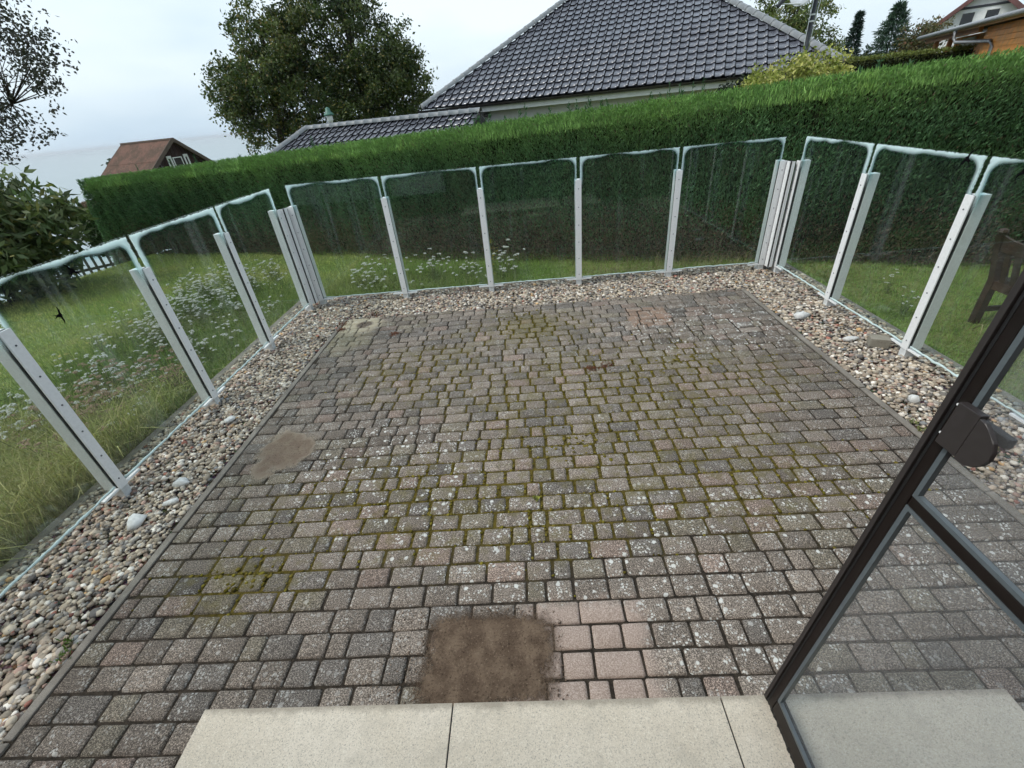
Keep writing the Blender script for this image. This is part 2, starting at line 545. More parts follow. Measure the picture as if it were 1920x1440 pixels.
def brick_tint(x, y):
    g = rng.normal(0, 1)
    base = np.array([0.190, 0.160, 0.134]) * (1 + 0.12 * g)
    q = rng.random()
    if q < 0.10: base = np.array([0.215, 0.166, 0.138]) * (1 + 0.08 * g)
    elif q < 0.26: base = np.array([0.150, 0.132, 0.116]) * (1 + 0.1 * g)
    elif q < 0.40: base = np.array([0.182, 0.158, 0.124]) * (1 + 0.1 * g)
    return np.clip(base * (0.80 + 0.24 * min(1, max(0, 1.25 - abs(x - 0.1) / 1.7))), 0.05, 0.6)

bricks = []
ROW = 0.1003
WIDTHS = [0.085, 0.118, 0.150, 0.182]
for k in range(-8, 37):
    y0 = 0.7814 + ROW * k; y1 = min(y0 + ROW, PY1)
    if y1 - y0 < 0.03: continue
    x = PX0 - rng.random() * 0.1
    while x < PX1 - 0.03:
        w = WIDTHS[rng.choice(4, p=[0.17, 0.27, 0.31, 0.25])]
        a, b = max(x, PX0), min(x + w, PX1)
        x += w
        if PX1 - x < 0.05: b = PX1; x = PX1
        if b - a < 0.035: continue
        cxm, cym = (a + b) / 2, (y0 + y1) / 2
        if cym < SLAB[2] - 0.06 and SLAB[0] + 0.1 < cxm < SLAB[1] - 0.1: continue
        ms = float(moss_at(np.array([cxm]), np.array([cym]))[0])
        gx = 0.0055 + 0.0085 * ms + rng.random() * 0.003; gy = 0.0055 + 0.0045 * ms + rng.random() * 0.002
        bricks.append((cxm + rng.normal(0, 0.001), cym + rng.normal(0, 0.0012), b - a - gx, y1 - y0 - gy))
dist = np.array([math.hypot(b[0], b[1] - 0.15) + (2.0 if (b[0] > 1.0 and b[1] < 1.0) else 0) for b in bricks])
order = np.argsort(dist)
SV, SF, ST = [], [], []
for rank, i in enumerate(order):
    cxm, cym, w, d = bricks[i]
    G = brick_geo(w, d, rng)
    tilt = np.clip(rng.normal(0, 0.008, 2), -0.016, 0.016)
    G[:, 2] += G[:, 0] * tilt[0] + G[:, 1] * tilt[1] + rng.normal(0, 0.0018) - 0.002 * (rng.random() < 0.05)
    a = rng.normal(0, 0.006); ca, sa = math.cos(a), math.sin(a)
    G[:, :2] = G[:, :2] @ np.array([[ca, sa], [-sa, ca]])
    tint = np.tile(brick_tint(cxm, cym), (32, 1))
    if rank < 300:
        o = obj('brick', add_masks(nmesh('brick', G, BF, False, tint), G + np.array([cxm, cym, 0])), BRICKM, terrace, (cxm, cym, 0))
    else:
        G[:, 0] += cxm; G[:, 1] += cym
        SF.append(BF + 32 * len(SV)); SV.append(G); ST.append(tint)
tag(obj('brick_field', add_masks(nmesh('brick_field', np.concatenate(SV), np.concatenate(SF), False, np.concatenate(ST)), np.concatenate(SV)), BRICKM, terrace), kind='stuff')

# moss cushions in the joints
def ico(sub):
    bm = bmesh.new(); bmesh.ops.create_icosphere(bm, subdivisions=sub, radius=1)
    bm.verts.ensure_lookup_table()
    V = np.array([v.co[:] for v in bm.verts]); F_ = np.array([[v.index for v in f.verts] for f in bm.faces]); bm.free()
    return V, F_
ICO1, ICO2 = ico(1), ico(2)
def scatter_blobs(P, S, rot, base, jit, cols):
    """P (n,3), S (n,3) radii, rot (n) about z; one joined mesh"""
    bv, bf = base
    n, k = len(P), len(bv)
    W = bv[None] * (1 + rng.normal(0, jit, (n, k, 1))) * S[:, None, :]
    c, s = np.cos(rot)[:, None], np.sin(rot)[:, None]
    X = W[..., 0] * c - W[..., 1] * s; Y = W[..., 0] * s + W[..., 1] * c
    W = np.stack([X, Y, W[..., 2]], -1) + P[:, None, :]
    F_ = (bf[None] + (np.arange(n) * k)[:, None, None]).reshape(-1, 3)
    return W.reshape(-1, 3), F_, np.repeat(cols, k, 0)

mp_, ms_ = [], []
for (cxm, cym, w, d) in bricks:
    m = float(moss_at(np.array([cxm]), np.array([cym]))[0])
    nn = rng.poisson(7 * m * m)
    for _ in range(nn):
        if rng.random() < 0.45:
            q = (cxm + w / 2 + 0.004 + rng.normal(0, 0.0025), cym + rng.uniform(-.5, .5) * d)
        else:
            q = (cxm + rng.uniform(-.5, .5) * w, cym + d / 2 + 0.004 + rng.normal(0, 0.0025))
        mp_.append((q[0], q[1], -0.004)); s = rng.uniform(0.004, 0.0085); ms_.append((s * rng.uniform(0.8, 1.7), s * rng.uniform(0.8, 1.5), s * rng.uniform(0.35, 0.6)))
for (cx_, cy_, r_, n_) in [(-0.02, 3.82, 0.35, 120), (0.2, 2.12, 0.2, 60), (-1.5, 1.27, 0.09, 26), (-1.36, 1.26, 0.05, 12), (1.12, 2.95, 0.25, 40), (0.15, 3.4, 0.25, 40)]:
    for _ in range(n_):
        mp_.append((cx_ + rng.normal(0, r_ * 0.6), cy_ + rng.normal(0, r_ * 0.6), -0.001)); s = rng.uniform(0.004, 0.010); ms_.append((s * 1.4, s * 1.4, s * 0.4))
mp_, ms_ = np.array(mp_), np.array(ms_)
cm = np.array([0.125, 0.100, 0.022])[None] * rng.uniform(0.5, 1.5, (len(mp_), 1)) * np.array([1, 1, 1]) + rng.uniform(0, 1, (len(mp_), 1)) ** 3 * np.array([0.06, 0.06, 0.0])
V, F, T = scatter_blobs(mp_, ms_, rng.uniform(0, 6, len(mp_)), ICO1, 0.14, cm)
MOSSM = tintmat('moss_cushion', 0.95, 160, spec=0.1)
tag(obj('moss', nmesh('moss', V, F, True, T), MOSSM), 'olive brown moss growing in the paving joints', 'moss', kind='stuff')

# concrete kerbs along both sides of the paving and outside the gravel
def mat_concrete(name, a, b, sc=1.0):
    t = NT(name)
    p = t.pos()
    n1 = t.noise(p, 6 * sc, 5, 0.6); n2 = t.noise(p, 240, 2, 0.7)
    col = t.mix(t.step(n1, 0.35, 0.68), a, b)
    col = t.mix(t.step(n2, 0.35, 0.7, 0, 0.6), t.mix(1, col, (0.6, 0.6, 0.6), 'MULTIPLY'), col)
    return t.done(t.bsdf(col, 0.9, t.bump(n2, 0.4, 0.003), spec=0.2))
KERBM = mat_concrete('kerb_concrete', (0.25, 0.222, 0.19), (0.36, 0.325, 0.28))
def kerb_run(name, label, x0, x1, ya, yb, top, axis='y', n=5):
    root = tag(empty(name), label, kind='structure')
    L_ = (yb - ya) / n
    for i in range(n):
        b = MB()
        if axis == 'y': b.box((x0, ya + i * L_ + 0.003, -0.2), (x1, ya + (i + 1) * L_ - 0.003, top + rng.normal(0, 0.002)), 0.006)
        else: b.box((ya + i * L_ + 0.003, x0, -0.2), (ya + (i + 1) * L_ - 0.003, x1, top + rng.normal(0, 0.002)), 0.006)
        b.build('kerb_stone', KERBM, root)
kerb_run('kerb_left', 'narrow concrete kerb along the left edge of the paving', PX0 - 0.044, PX0 - 0.004, -0.3, 4.34, 0.001)
kerb_run('kerb_right', 'narrow concrete kerb along the right edge of the paving', PX1 + 0.004, PX1 + 0.044, -0.3, 4.34, 0.001)
kerb_run('edging_left', 'dark concrete edging between gravel and left lawn', -2.84, -2.78, -1.1, 5.12, -0.005, n=6)
kerb_run('edging_right', 'dark concrete edging between gravel and right lawn', 2.89, 2.95, -1.1, 5.12, -0.02, n=6)
kerb_run('edging_far', 'dark concrete edging behind the far glass run', 5.08, 5.14, -2.77, 2.88, -0.01, 'x', n=6)

# ------------------------------------------------------------------ gravel
def mat_gravelbase():
    t = NT('gravel_bed_fines'); p = t.pos()
    v = t.voro(p, 55, out='Color')
    col = t.mix(0.5, t.mix(t.noise(p, 40, 3), (0.06, 0.05, 0.045), (0.22, 0.19, 0.17)), v, 'OVERLAY')
    return t.done(t.bsdf(t.mix(1, col, (0.6, 0.55, 0.5), 'MULTIPLY'), 0.95, t.bump(t.voro(p, 55), 0.8, 0.02), spec=0.2))
GB = mat_gravelbase()
mb = MB()
mb.box((-2.79, -1.0, -0.3), (PX0 - 0.05, 5.09, -0.022)); mb.box((PX1 + 0.05, -1.0, -0.3), (2.90, 5.09, -0.0222)); mb.box((PX0 - 0.05, PY1 - 0.002, -0.3), (PX1 + 0.05, 5.09, -0.0224))
tag(mb.build('gravel_bed', GB), 'bed of fine grit under the pebbles round the paving', kind='structure')

PAL = np.array([(0.34, 0.29, 0.23), (0.42, 0.37, 0.30), (0.25, 0.23, 0.21), (0.34, 0.28, 0.225), (0.52, 0.49, 0.44), (0.16, 0.15, 0.145), (0.36, 0.25, 0.21), (0.62, 0.60, 0.56), (0.24, 0.25, 0.26), (0.45, 0.30, 0.16), (0.30, 0.13, 0.10)])
PW = np.array([0.22, 0.21, 0.12, 0.10, 0.12, 0.07, 0.055, 0.05, 0.035, 0.012, 0.010]); PW = PW / PW.sum()
def pebbles(n, x0, x1, y0, y1):
    return np.c_[rng.uniform(x0, x1, n), rng.uniform(y0, y1, n)]
XY = np.concatenate([pebbles(15500, -2.78, PX0 - 0.06, 0.2, 5.08), pebbles(11000, PX0 - 0.06, PX1 + 0.06, PY1 + 0.008, 5.08), pebbles(12500, PX1 + 0.06, 2.885, 0.3, 5.08)])
r = np.clip(rng.lognormal(math.log(0.0100), 0.32, len(XY)), 0.005, 0.024)
Z = -0.014 + rng.uniform(-0.006, 0.013, len(XY)) - r * 0.15
P3 = np.c_[XY, Z]
S3 = np.c_[r * rng.uniform(1.0, 1.6, len(r)), r * rng.uniform(0.85, 1.2, len(r)), r * rng.uniform(0.55, 0.85, len(r))]
C3 = PAL[rng.choice(len(PAL), len(r), p=PW)] * rng.uniform(0.55, 1.35, (len(r), 1)) * np.array([[1.22, 1.18, 1.13]])
near = (np.hypot(XY[:, 0], XY[:, 1]) < 2.4)
V1, F1, T1 = scatter_blobs(P3[near], S3[near], rng.uniform(0, 6.3, near.sum()), ICO2, 0.035, C3[near])
V2, F2, T2 = scatter_blobs(P3[~near], S3[~near], rng.uniform(0, 6.3, (~near).sum()), ICO1, 0.06, C3[~near])
PEBM = tintmat('pebble', 0.75, 90, spec=0.3)
tag(obj('gravel', nmesh('gravel', np.concatenate([V1, V2]), np.concatenate([F1, F2 + len(V1)]), True, np.concatenate([T1, T2])), PEBM),
    'strip of rounded beige, grey and reddish pebbles round the paving', 'gravel', kind='stuff')

FLINT = plain('white_flint', (0.66, 0.66, 0.64), 0.7, 0.16, 25, bump=0.3)
def stone(loc, s, label, rz=0):
    V_, F_ = ICO2
    W = V_.copy(); ph = rng.uniform(0, 6, 3)
    W *= (1 + 0.16 * np.sin(3.1 * W[:, :1] + ph[0]) + 0.13 * np.sin(4.3 * W[:, 1:2] + ph[1]) + rng.normal(0, 0.085, (len(W), 1)))
    W *= np.array(s)
    o = obj('white_stone', nmesh('white_stone', W, F_, False), FLINT, None, loc, (0, 0, rz))
    tag(o, label, 'stone', 'larger white flints among the pebbles')
stone((-2.279, 1.637, 0.012), (0.050, 0.055, 0.03), 'largest white flint on the left gravel, near the nearest post', 0.5)
stone((-2.173, 1.767, 0.012), (0.040, 0.018, 0.018), 'long thin white and grey flint beside the left kerb', 0.4)
stone((-2.215, 1.93, 0.012), (0.055, 0.03, 0.022), 'lumpy pale flint behind the long thin one, left gravel', 0.2)
stone((-2.279, 2.574, 0.012), (0.035, 0.03, 0.022), 'small white flint halfway along the left gravel strip', 1)
stone((2.34, 3.60, 0.014), (0.075, 0.04, 0.03), 'flat white flint beside the right kerb, before the middle post', 0.3)
stone((2.46, 3.12, 0.014), (0.06, 0.022, 0.02), 'flat white chip lying against the beige concrete block', 0.1)
stone((2.33, 2.30, 0.014), (0.032, 0.028, 0.03), 'upright white flint on the right gravel near the screen door', 0.1)
b = MB(); b.box((-0.062, -0.045, 0), (0.062, 0.045, 0.075), 0.006)
tag(b.build('concrete_block', mat_concrete('block_concrete', (0.34, 0.31, 0.25), (0.44, 0.41, 0.34)), None, False, (2.60, 3.03, -0.012), (0.0, 0.0, R(-22))),
    'small beige concrete block lying on the right gravel strip', 'block')

# ------------------------------------------------------------------ step slabs at the door
def mat_slab():
    t = NT('beige_step_slab'); p = t.pos()
    a = t.noise(p, 3.0, 5, 0.6); f = t.noise(p, 230, 2, 0.8); g = t.noise(p, 14, 5, 0.65)
    col = t.mix(t.step(a, 0.35, 0.7), (0.61, 0.54, 0.43), (0.69, 0.62, 0.51))
    col = t.mix(t.step(f, 0.46, 0.33), col, (0.36, 0.33, 0.28)); col = t.mix(t.step(f, 0.56, 0.70, 0, 0.8), col, (0.80, 0.76, 0.66))
    col = t.mix(t.step(g, 0.46, 0.75, 0, 0.45), col, (0.44, 0.40, 0.33)); sy = t.sep(p)[1]; col = t.mix(t.math('MULTIPLY', t.step(t.math('ADD', sy, t.math('MULTIPLY', g, 0.05)), 0.690, 0.715), 0.6), col, (0.22, 0.19, 0.15))
    return t.done(t.bsdf(col, 0.8, t.bump(f, 0.2, 0.002), spec=0.3))
SLABM = mat_slab()
step = tag(empty('door_step', (0, 0, 0)), 'beige step of three pale stone slabs in front of the door', kind='structure')
jx = [SLAB[0], -0.366, 0.538, SLAB[1]]
for a, b_ in zip(jx, jx[1:]):
    m = MB(); m.box((a + 0.0025, -0.35, -0.04), (b_ - 0.0025, SLAB[2], SLAB[3]), 0.002)
    m.build('slab', SLABM, step)
m = MB(); m.box((SLAB[0] + 0.01, -0.34, -0.06), (SLAB[1] - 0.01, SLAB[2] - 0.01, SLAB[3] - 0.006))
m.build('joint_mortar', RUBBER, step)

# ------------------------------------------------------------------ soil and sand patches on the paving
def patch(name, label, outline_r, cx_, cy_, rx, ry, h, ca, cb, seed, n=46, rim=None, cover=1.0, wk=1.0):
    q = np.random.default_rng(seed)
    u = np.linspace(-1.15, 1.15, n); X, Y = np.meshgrid(u, u)
    rr = (np.abs(X) ** outline_r + np.abs(Y) ** outline_r) ** (1 / outline_r)
    wob = np.zeros_like(X)
    for k in range(5):
        f = 2 ** k * 1.7; ph = q.uniform(0, 6, 4)
        wob += (np.sin(f * X + ph[0] + np.sin(f * Y + ph[1])) + np.sin(f * 1.1 * Y + ph[2] + np.sin(f * 0.9 * X + ph[3]))) * 0.13 * wk / 1.6 ** k
    edge = smooth(1.14, 0.42, rr + wob)
    Zp = -0.006 + smooth(0, 0.25, edge) * 0.0125 + edge * h * (0.5 + 0.5 * wob) + q.normal(0, 0.0012, X.shape) * edge
    V_ = np.stack([cx_ + X * rx, cy_ + Y * ry, Zp], -1).reshape(-1, 3)
    i = np.arange(n - 1)[None] + n * np.arange(n - 1)[:, None]
    F_ = np.stack([i, i + 1, i + 1 + n, i + n], -1).reshape(-1, 4)
    F_ = F_[(edge.reshape(-1)[F_] > 0.02).any(1)]
    t = NT(name + '_earth'); p = t.pos()
    a = t.noise(p, 115, 4, 0.8); g = t.noise(p, 14, 4)
    col = t.mix(t.step(g, 0.35, 0.7), ca, cb)
    col = t.mix(t.step(a, 0.47, 0.32), col, t.mix(1, col, (0.30, 0.28, 0.26), 'MULTIPLY')); col = t.mix(t.step(a, 0.57, 0.70, 0, 0.85), col, (0.36, 0.28, 0.20))
    if rim is not None:
        col = t.mix(t.step(t.math('ADD', t.sep(t.attr('mask'))[0], t.math('MULTIPLY', g, 0.5)), 0.75, 1.35), rim, col)
    cov = t.math('ADD', t.sep(t.attr('mask'))[0], t.math('MULTIPLY', t.math('SUBTRACT', t.noise(p, 55, 5, 0.8), 0.5), 0.9))
    tr = t.n('ShaderNodeBsdfTransparent'); mxs = t.n('ShaderNodeMixShader')
    t.l(t.math('MULTIPLY', t.step(cov, 0.18, 0.80), cover), mxs.inputs[0]); t.l(tr.outputs[0], mxs.inputs[1]); t.l(t.bsdf(col, 0.97, t.bump(a, 0.9, 0.01), spec=0.1), mxs.inputs[2])
    mt = t.done(mxs.outputs[0])
    me_ = nmesh(name, V_, F_, True)
    a_ = me_.color_attributes.new('mask', 'FLOAT_COLOR', 'POINT'); c_ = np.ones((len(V_), 4), np.float32); c_[:, 0] = edge.reshape(-1); a_.data.foreach_set('color', c_.ravel())
    tag(obj(name, me_, mt), label, name.split('_')[0], kind='stuff')
patch('soil_patch', 'patch of dark brown crumbly soil against the door step', 6.0, -0.255, 0.86, 0.30, 0.215, 0.003, (0.12, 0.083, 0.058), (0.215, 0.155, 0.108), 3, wk=0.25)
patch('sand_patch', 'sandy brown ant heap on the left paving', 2.2, -1.68, 2.15, 0.22, 0.23, 0.002, (0.25, 0.175, 0.13), (0.34, 0.265, 0.195), 5, rim=(0.40, 0.33, 0.255), cover=0.66)
# crumbs round the soil
n = 1500
P = np.c_[rng.normal(-0.22, 0.22, n), rng.uniform(0.70, 1.06, n), np.full(n, 0.004)]
P = P[(P[:, 0] < 0.03) & (P[:, 0] > -0.75)]; n = len(P)
s = rng.uniform(0.0012, 0.0034, (n, 1)); V, F, T = scatter_blobs(P, s * np.array([[1.5, 1, .8]]), rng.uniform(0, 6, n), ICO1, 0.2, np.array([[0.14, 0.10, 0.072]]) * rng.uniform(0.4, 1.9, (n, 1)))
tag(obj('soil_crumbs', nmesh('soil_crumbs', V, F, False, T), tintmat('soil_crumb', 0.95)), 'scattered crumbs of soil and dry litter by the step', 'soil', kind='stuff')

# rusty red stonecrop tufts at the paving edge and a seedling
def tuft_patch(name, label, cat, spots, col, hgt, nper, wid=0.003):
    PV, PF, PT = [], [], []
    for (x, y, rr) in spots:
        for _ in range(nper):
            px, py = x + rng.normal(0, rr * 0.5), y + rng.normal(0, rr * 0.5)
            a = rng.uniform(0, 6.3); l = hgt * rng.uniform(0.5, 1.3)
            d = np.array([math.cos(a), math.sin(a), 0]); e = np.array([-d[1], d[0], 0]) * wid * rng.uniform(0.7, 1.5)
            b0 = np.array([px, py, -0.006]); tip = b0 + d * l * rng.uniform(0.3, 0.9) + np.array([0, 0, l * rng.uniform(0.4, 0.9)]); mid = (b0 + tip) / 2 + np.array([0, 0, l * 0.15])
            k = 4 * len(PV); PV.append(np.array([b0, mid + e, tip, mid - e])); PF.append((k, k + 1, k + 2, k + 3)); PT.append(np.tile(np.array(col) * rng.uniform(0.6, 1.4), (4, 1)))
    tag(obj(name, nmesh(name, np.concatenate(PV), np.array(PF), False, np.concatenate(PT)), LEAF), label, cat, kind='stuff')
tuft_patch('red_stonecrop', 'rusty red stonecrop tufts along the far paving edge', 'stonecrop', [(-1.99, 4.22, 0.07), (-1.96, 4.08, 0.05), (-0.74, 4.9, 0.12), (-1.72, 4.42, 0.1), (-1.36, 3.88, 0.05), (0.43, 2.97, 0.05), (0.55, 3.0, 0.06)], (0.17, 0.065, 0.035), 0.02, 130)
tuft_patch('seedling', 'tiny yellow green seedling in a paving joint', 'seedling', [(-0.055, 1.66, 0.012)], (0.24, 0.25, 0.05), 0.03, 16, 0.006)
tuft_patch('edge_weed', 'small green weed in the gravel beside the left kerb', 'weed', [(-2.06, 0.93, 0.03), (-2.09, 0.98, 0.02)], (0.10, 0.16, 0.03), 0.03, 40)
tuft_patch('kerb_weed', 'pale green weeds along the right kerb near the screen door', 'weed', [(2.19, 2.02, 0.03), (2.2, 1.94, 0.03), (2.19, 2.1, 0.02)], (0.20, 0.22, 0.08), 0.025, 40)

# ------------------------------------------------------------------ glass windbreak
def glass_mat(name, tint, edge=True, haze=0.0):
    t = NT(name)
    lw = t.n('ShaderNodeLayerWeight')
    f = t.math('ADD', t.math('MULTIPLY', t.math('POWER', lw.outputs['Facing'], 5.0), 0.9), 0.035, clamp=True)
    tr = t.n('ShaderNodeBsdfTransparent'); t.set(tr.inputs[0], tint)
    gl = t.n('ShaderNodeBsdfGlossy'); gl.inputs['Roughness'].default_value = 0.012; t.set(gl.inputs['Color'], (0.9, 0.97, 0.95))
    mx = t.n('ShaderNodeMixShader'); t.l(f, mx.inputs[0]); t.l(tr.outputs[0], mx.inputs[1]); t.l(gl.outputs[0], mx.inputs[2])
    sh = mx.outputs[0]
    if haze:
        df = t.n('ShaderNodeBsdfDiffuse'); t.set(df.inputs[0], (0.42, 0.43, 0.44))
        m2 = t.n('ShaderNodeMixShader'); m2.inputs[0].default_value = haze; t.l(sh, m2.inputs[1]); t.l(df.outputs[0], m2.inputs[2]); sh = m2.outputs[0]
    if edge:
        mp = t.n('ShaderNodeMapping'); mp.inputs['Scale'].default_value = (9, 9, 0.55); t.l(t.objc(), mp.inputs[0])
        oi0 = t.n('ShaderNodeObjectInfo').outputs['Random']; cv = t.n('ShaderNodeCombineXYZ'); t.l(t.math('MULTIPLY', oi0, 90.0), cv.inputs[0]); t.l(cv.outputs[0], mp.inputs['Location'])
        sm = t.math('MULTIPLY', t.step(t.noise(mp.outputs[0], 1.0, 4, 0.6), 0.52, 0.78), t.step(t.noise(t.objc(), 3.0, 3), 0.35, 0.65, 0.3, 1.0))  # pale upright streaks painted in for the faint reflections of posts
        sdf = t.n('ShaderNodeBsdfDiffuse'); t.set(sdf.inputs[0], (0.6, 0.7, 0.68)); stl = t.n('ShaderNodeBsdfTranslucent'); t.set(stl.inputs[0], (0.6, 0.7, 0.68)); sad = t.n('ShaderNodeMixShader'); t.l(sdf.outputs[0], sad.inputs[1]); t.l(stl.outputs[0], sad.inputs[2])
        ms = t.n('ShaderNodeMixShader'); t.l(t.math('ADD', t.math('MULTIPLY', sm, 0.075), 0.008), ms.inputs[0]); t.l(sh, ms.inputs[1]); t.l(sad.outputs[0], ms.inputs[2]); sh = ms.outputs[0]
        p = t.sep(t.objc())
        hw = t.attr('half_width', 'OBJECT', 'Fac')
        Rr = 0.10
        a = t.math('ADD', t.math('SUBTRACT', t.math('ABSOLUTE', p[0]), hw), Rr)          # beyond corner start, across
        b_ = t.math('ADD', p[2], Rr)                                                      # z=0 is the top edge
        am, bm_ = t.math('MAXIMUM', a, 0.0), t.math('MAXIMUM', b_, 0.0)
        ln = t.math('SQRT', t.math('ADD', t.math('MULTIPLY', am, am), t.math('MULTIPLY', bm_, bm_)))
        sd = t.math('SUBTRACT', t.math('ADD', ln, t.math('MINIMUM', t.math('MAXIMUM', a, b_), 0.0)), Rr)
        ins = t.math('MULTIPLY', sd, -1.0)                                                # depth inside the rounded edge
        oc = t.objc()
        oi = t.n('ShaderNodeObjectInfo').outputs['Random']; cmb = t.n('ShaderNodeCombineXYZ'); t.l(t.math('ADD', p[0], t.math('MULTIPLY', oi, 37.0)), cmb.inputs[0]); t.l(t.math('MULTIPLY', p[2], 0.35), cmb.inputs[2])
        n1 = t.noise(cmb.outputs[0], 2.0, 2, 0.4); n2 = t.noise(oc, 60, 4, 0.7)
        # straight distances: clear rim outside, milky delamination inside
        rim = t.math('MINIMUM', t.math('MULTIPLY', p[2], -1.0), t.math('SUBTRACT', hw, t.math('ABSOLUTE', p[0])))
        rag = t.math('ADD', 0.004, t.math('MULTIPLY', t.step(n2, 0.4, 0.8), 0.013))
        outer = t.step(t.math('SUBTRACT', rim, rag), 0.0, 0.003)
        corner = t.step(t.math('SUBTRACT', hw, t.math('ABSOLUTE', p[0])), 0.30, 0.06)
        wrnd = t.n('ShaderNodeObjectInfo').outputs['Random']
        side_run = t.attr('thick', 'OBJECT', 'Fac')
        width = t.math('ADD', -0.014, t.math('MULTIPLY', t.math('MAXIMUM', t.step(n1, 0.34, 0.60, 0.0, 1.0), t.math('MULTIPLY', corner, 0.7)), side_run))
        inner = t.step(t.math('SUBTRACT', ins, width), 0.026, -0.008)
        down = t.step(p[2], -0.34, -0.15)                                                 # fades out down the sides
        m = t.math('MULTIPLY', t.math('MULTIPLY', outer, inner), down)
        m = t.math('MULTIPLY', m, 0.93)
        halo = t.math('MULTIPLY', t.math('MULTIPLY', outer, t.step(t.math('SUBTRACT', ins, width), 0.065, 0.0)), down)
        t.l(t.mix(t.math('MULTIPLY', halo, 0.75), tint, (0.42, 0.68, 0.70)), tr.inputs[0])
        df = t.n('ShaderNodeBsdfDiffuse'); t.set(df.inputs[0], (0.86, 0.98, 0.98))
        tl = t.n('ShaderNodeBsdfTranslucent'); t.set(tl.inputs[0], (0.88, 1.0, 1.0))
        m3 = t.n('ShaderNodeMixShader'); m3.inputs[0].default_value = 0.5; t.l(df.outputs[0], m3.inputs[1]); t.l(tl.outputs[0], m3.inputs[2])
        m4 = t.n('ShaderNodeMixShader'); t.l(m, m4.inputs[0]); t.l(sh, m4.inputs[1]); t.l(m3.outputs[0], m4.inputs[2]); sh = m4.outputs[0]
    return t.done(sh)
GLASS = glass_mat('laminated_glass', (0.94, 0.972, 0.96))
SEAL = plain('white_sealant', (0.56, 0.68, 0.67), 0.5, 0.06, 30)

ORD = ['first', 'second', 'third', 'fourth', 'fifth', 'sixth']
def make_post(loc, rz, label):
    root = empty('fence_post', loc, rz)
    tag(root, label, 'fence post', 'white posts of the glass windbreak')
    b = MB(); b.box((-0.030, 0.0145, 0.050), (0.030, 0.085, 1.087), 0.002); b.build('back_post', WHITE, root)
    b = MB(); b.box((-0.030, -0.017, 0.050), (0.030, -0.0085, 1.087), 0.0015); b.build('clamp_strip', WHITE, root)
    b = MB(); b.box((-0.027, -0.0085, 0.052), (0.027, -0.0042, 1.084)); b.build('gasket', RUBBER, root)
    b = MB(); b.box((-0.027, 0.0042, 0.052), (0.027, 0.0145, 1.084)); b.build('gasket', RUBBER, root)
    b = MB(); b.box((-0.027, -0.012, -0.08), (0.027, 0.075, 0.0498), 0.002); b.build('foot', GREYWHITE, root)
    for k in range(6):
        z = 0.115 + k * 0.178
        b = MB(); b.tube([(0, -0.0168, z), (0, -0.0192, z)], 0.0048, 8); b.build('screw', STEEL, root)
    b = MB(); b.box((-0.14, -0.013, 0.052), (-0.0315, 0.016, 0.064)); b.build('glass_ledge', WHITE, root)
    b = MB(); b.box((0.0315, -0.013, 0.052), (0.14, 0.016, 0.064)); b.build('glass_ledge', WHITE, root)
    return root

def make_panel(loc, rz, width, label, birds=()):
    """origin at the middle of the top edge; local x along the run, local y outwards"""
    H = 1.225
    o = MB(); o.box((-width / 2, -0.004, -H), (width / 2, 0.004, 0))
    p = o.build('glass_panel', GLASS, None, False, loc, (0, 0, rz))
    p['half_width'] = width / 2
    p['thick'] = 0.028 if rz == 0 else 0.042
    tag(p, label, 'glass panel', 'glass panes of the windbreak')
    # wavy sealant along the bottom
    n = 26; b = MB(); pts, rad = [], []
    for i in range(n):
        x = -width / 2 + 0.03 + (width - 0.06) * i / (n - 1)
        pts.append((x, -0.006, -H + 0.006 + rng.normal(0, 0.0022))); rad.append((0.0065 if rz == 0 else 0.0082) * rng.uniform(0.6, 1.15))
    b.tube(pts, rad, 6); b.build('bottom_seal', SEAL, p, True)
    for (bx, bz, rot, s) in birds:
        out = [(-.52, .05), (-.30, .16), (-.10, .13), (0, .18), (.10, .13), (.30, .16), (.52, .05), (.30, .07), (.10, .01), (.05, -.12), (.12, -.30), (.0, -.17), (-.12, -.30), (-.05, -.12), (-.10, .01), (-.30, .07)]
        b = MB(); c_, s_ = math.cos(rot), math.sin(rot)
        b.prism([(s * (u * c_ - v * s_) + bx, s * (u * s_ + v * c_) + bz) for u, v in out], lambda a, z_, k: (a, -0.0046 - 0.0008 * k, z_))
        tag(b.build('bird_sticker', STICK, p), 'black swallow silhouette sticker')
    return p

def corner_filler(a, b):
    m = MB(); m.box(a, b); return m
FX = [-2.459 + 1.0024 * i for i in range(6)]
LY = [4.735, 3.785, 2.840, 1.885, 0.935]
RY = [4.770, 3.815, 2.863, 1.915, 0.965]
for i, x in enumerate(FX):
    nm = ['white post at the left corner end of the far glass run', 'white post second from the left corner, far glass run', 'white post third from the left corner, far glass run', 'white post third from the right corner, far glass run', 'white post second from the right corner, far glass run', 'white post at the right corner end of the far glass run'][i]
    po = make_post((x, 4.865, 0), 0, nm)
    if i in (0, 5):
        m = MB(); sg = -1 if i == 0 else 1
        m.box((min(sg * 0.031, sg * 0.075), -0.095, 0.05), (max(sg * 0.031, sg * 0.075), -0.004, 1.083)); m.build('corner_gasket', RUBBER, po)
        m = MB(); m.box((min(sg * 0.041, sg * 0.070), -0.100, 0.05), (max(sg * 0.041, sg * 0.070), -0.0955, 1.085)); m.box((min(sg * 0.0255, sg * 0.0305), -0.088, 0.05), (max(sg * 0.0255, sg * 0.0305), -0.030, 1.085)); m.build('corner_strip', WHITE, po)
for i, y in enumerate(LY):
    nm = ['white post at the far corner end of the left glass run', 'white post nearest the far corner along the left glass run', 'white post in the middle of the left glass run', 'large nearest white post at the left picture edge', 'white post of the left glass run beside the house'][i]
    make_post((-2.542, y, 0), R(90), nm)
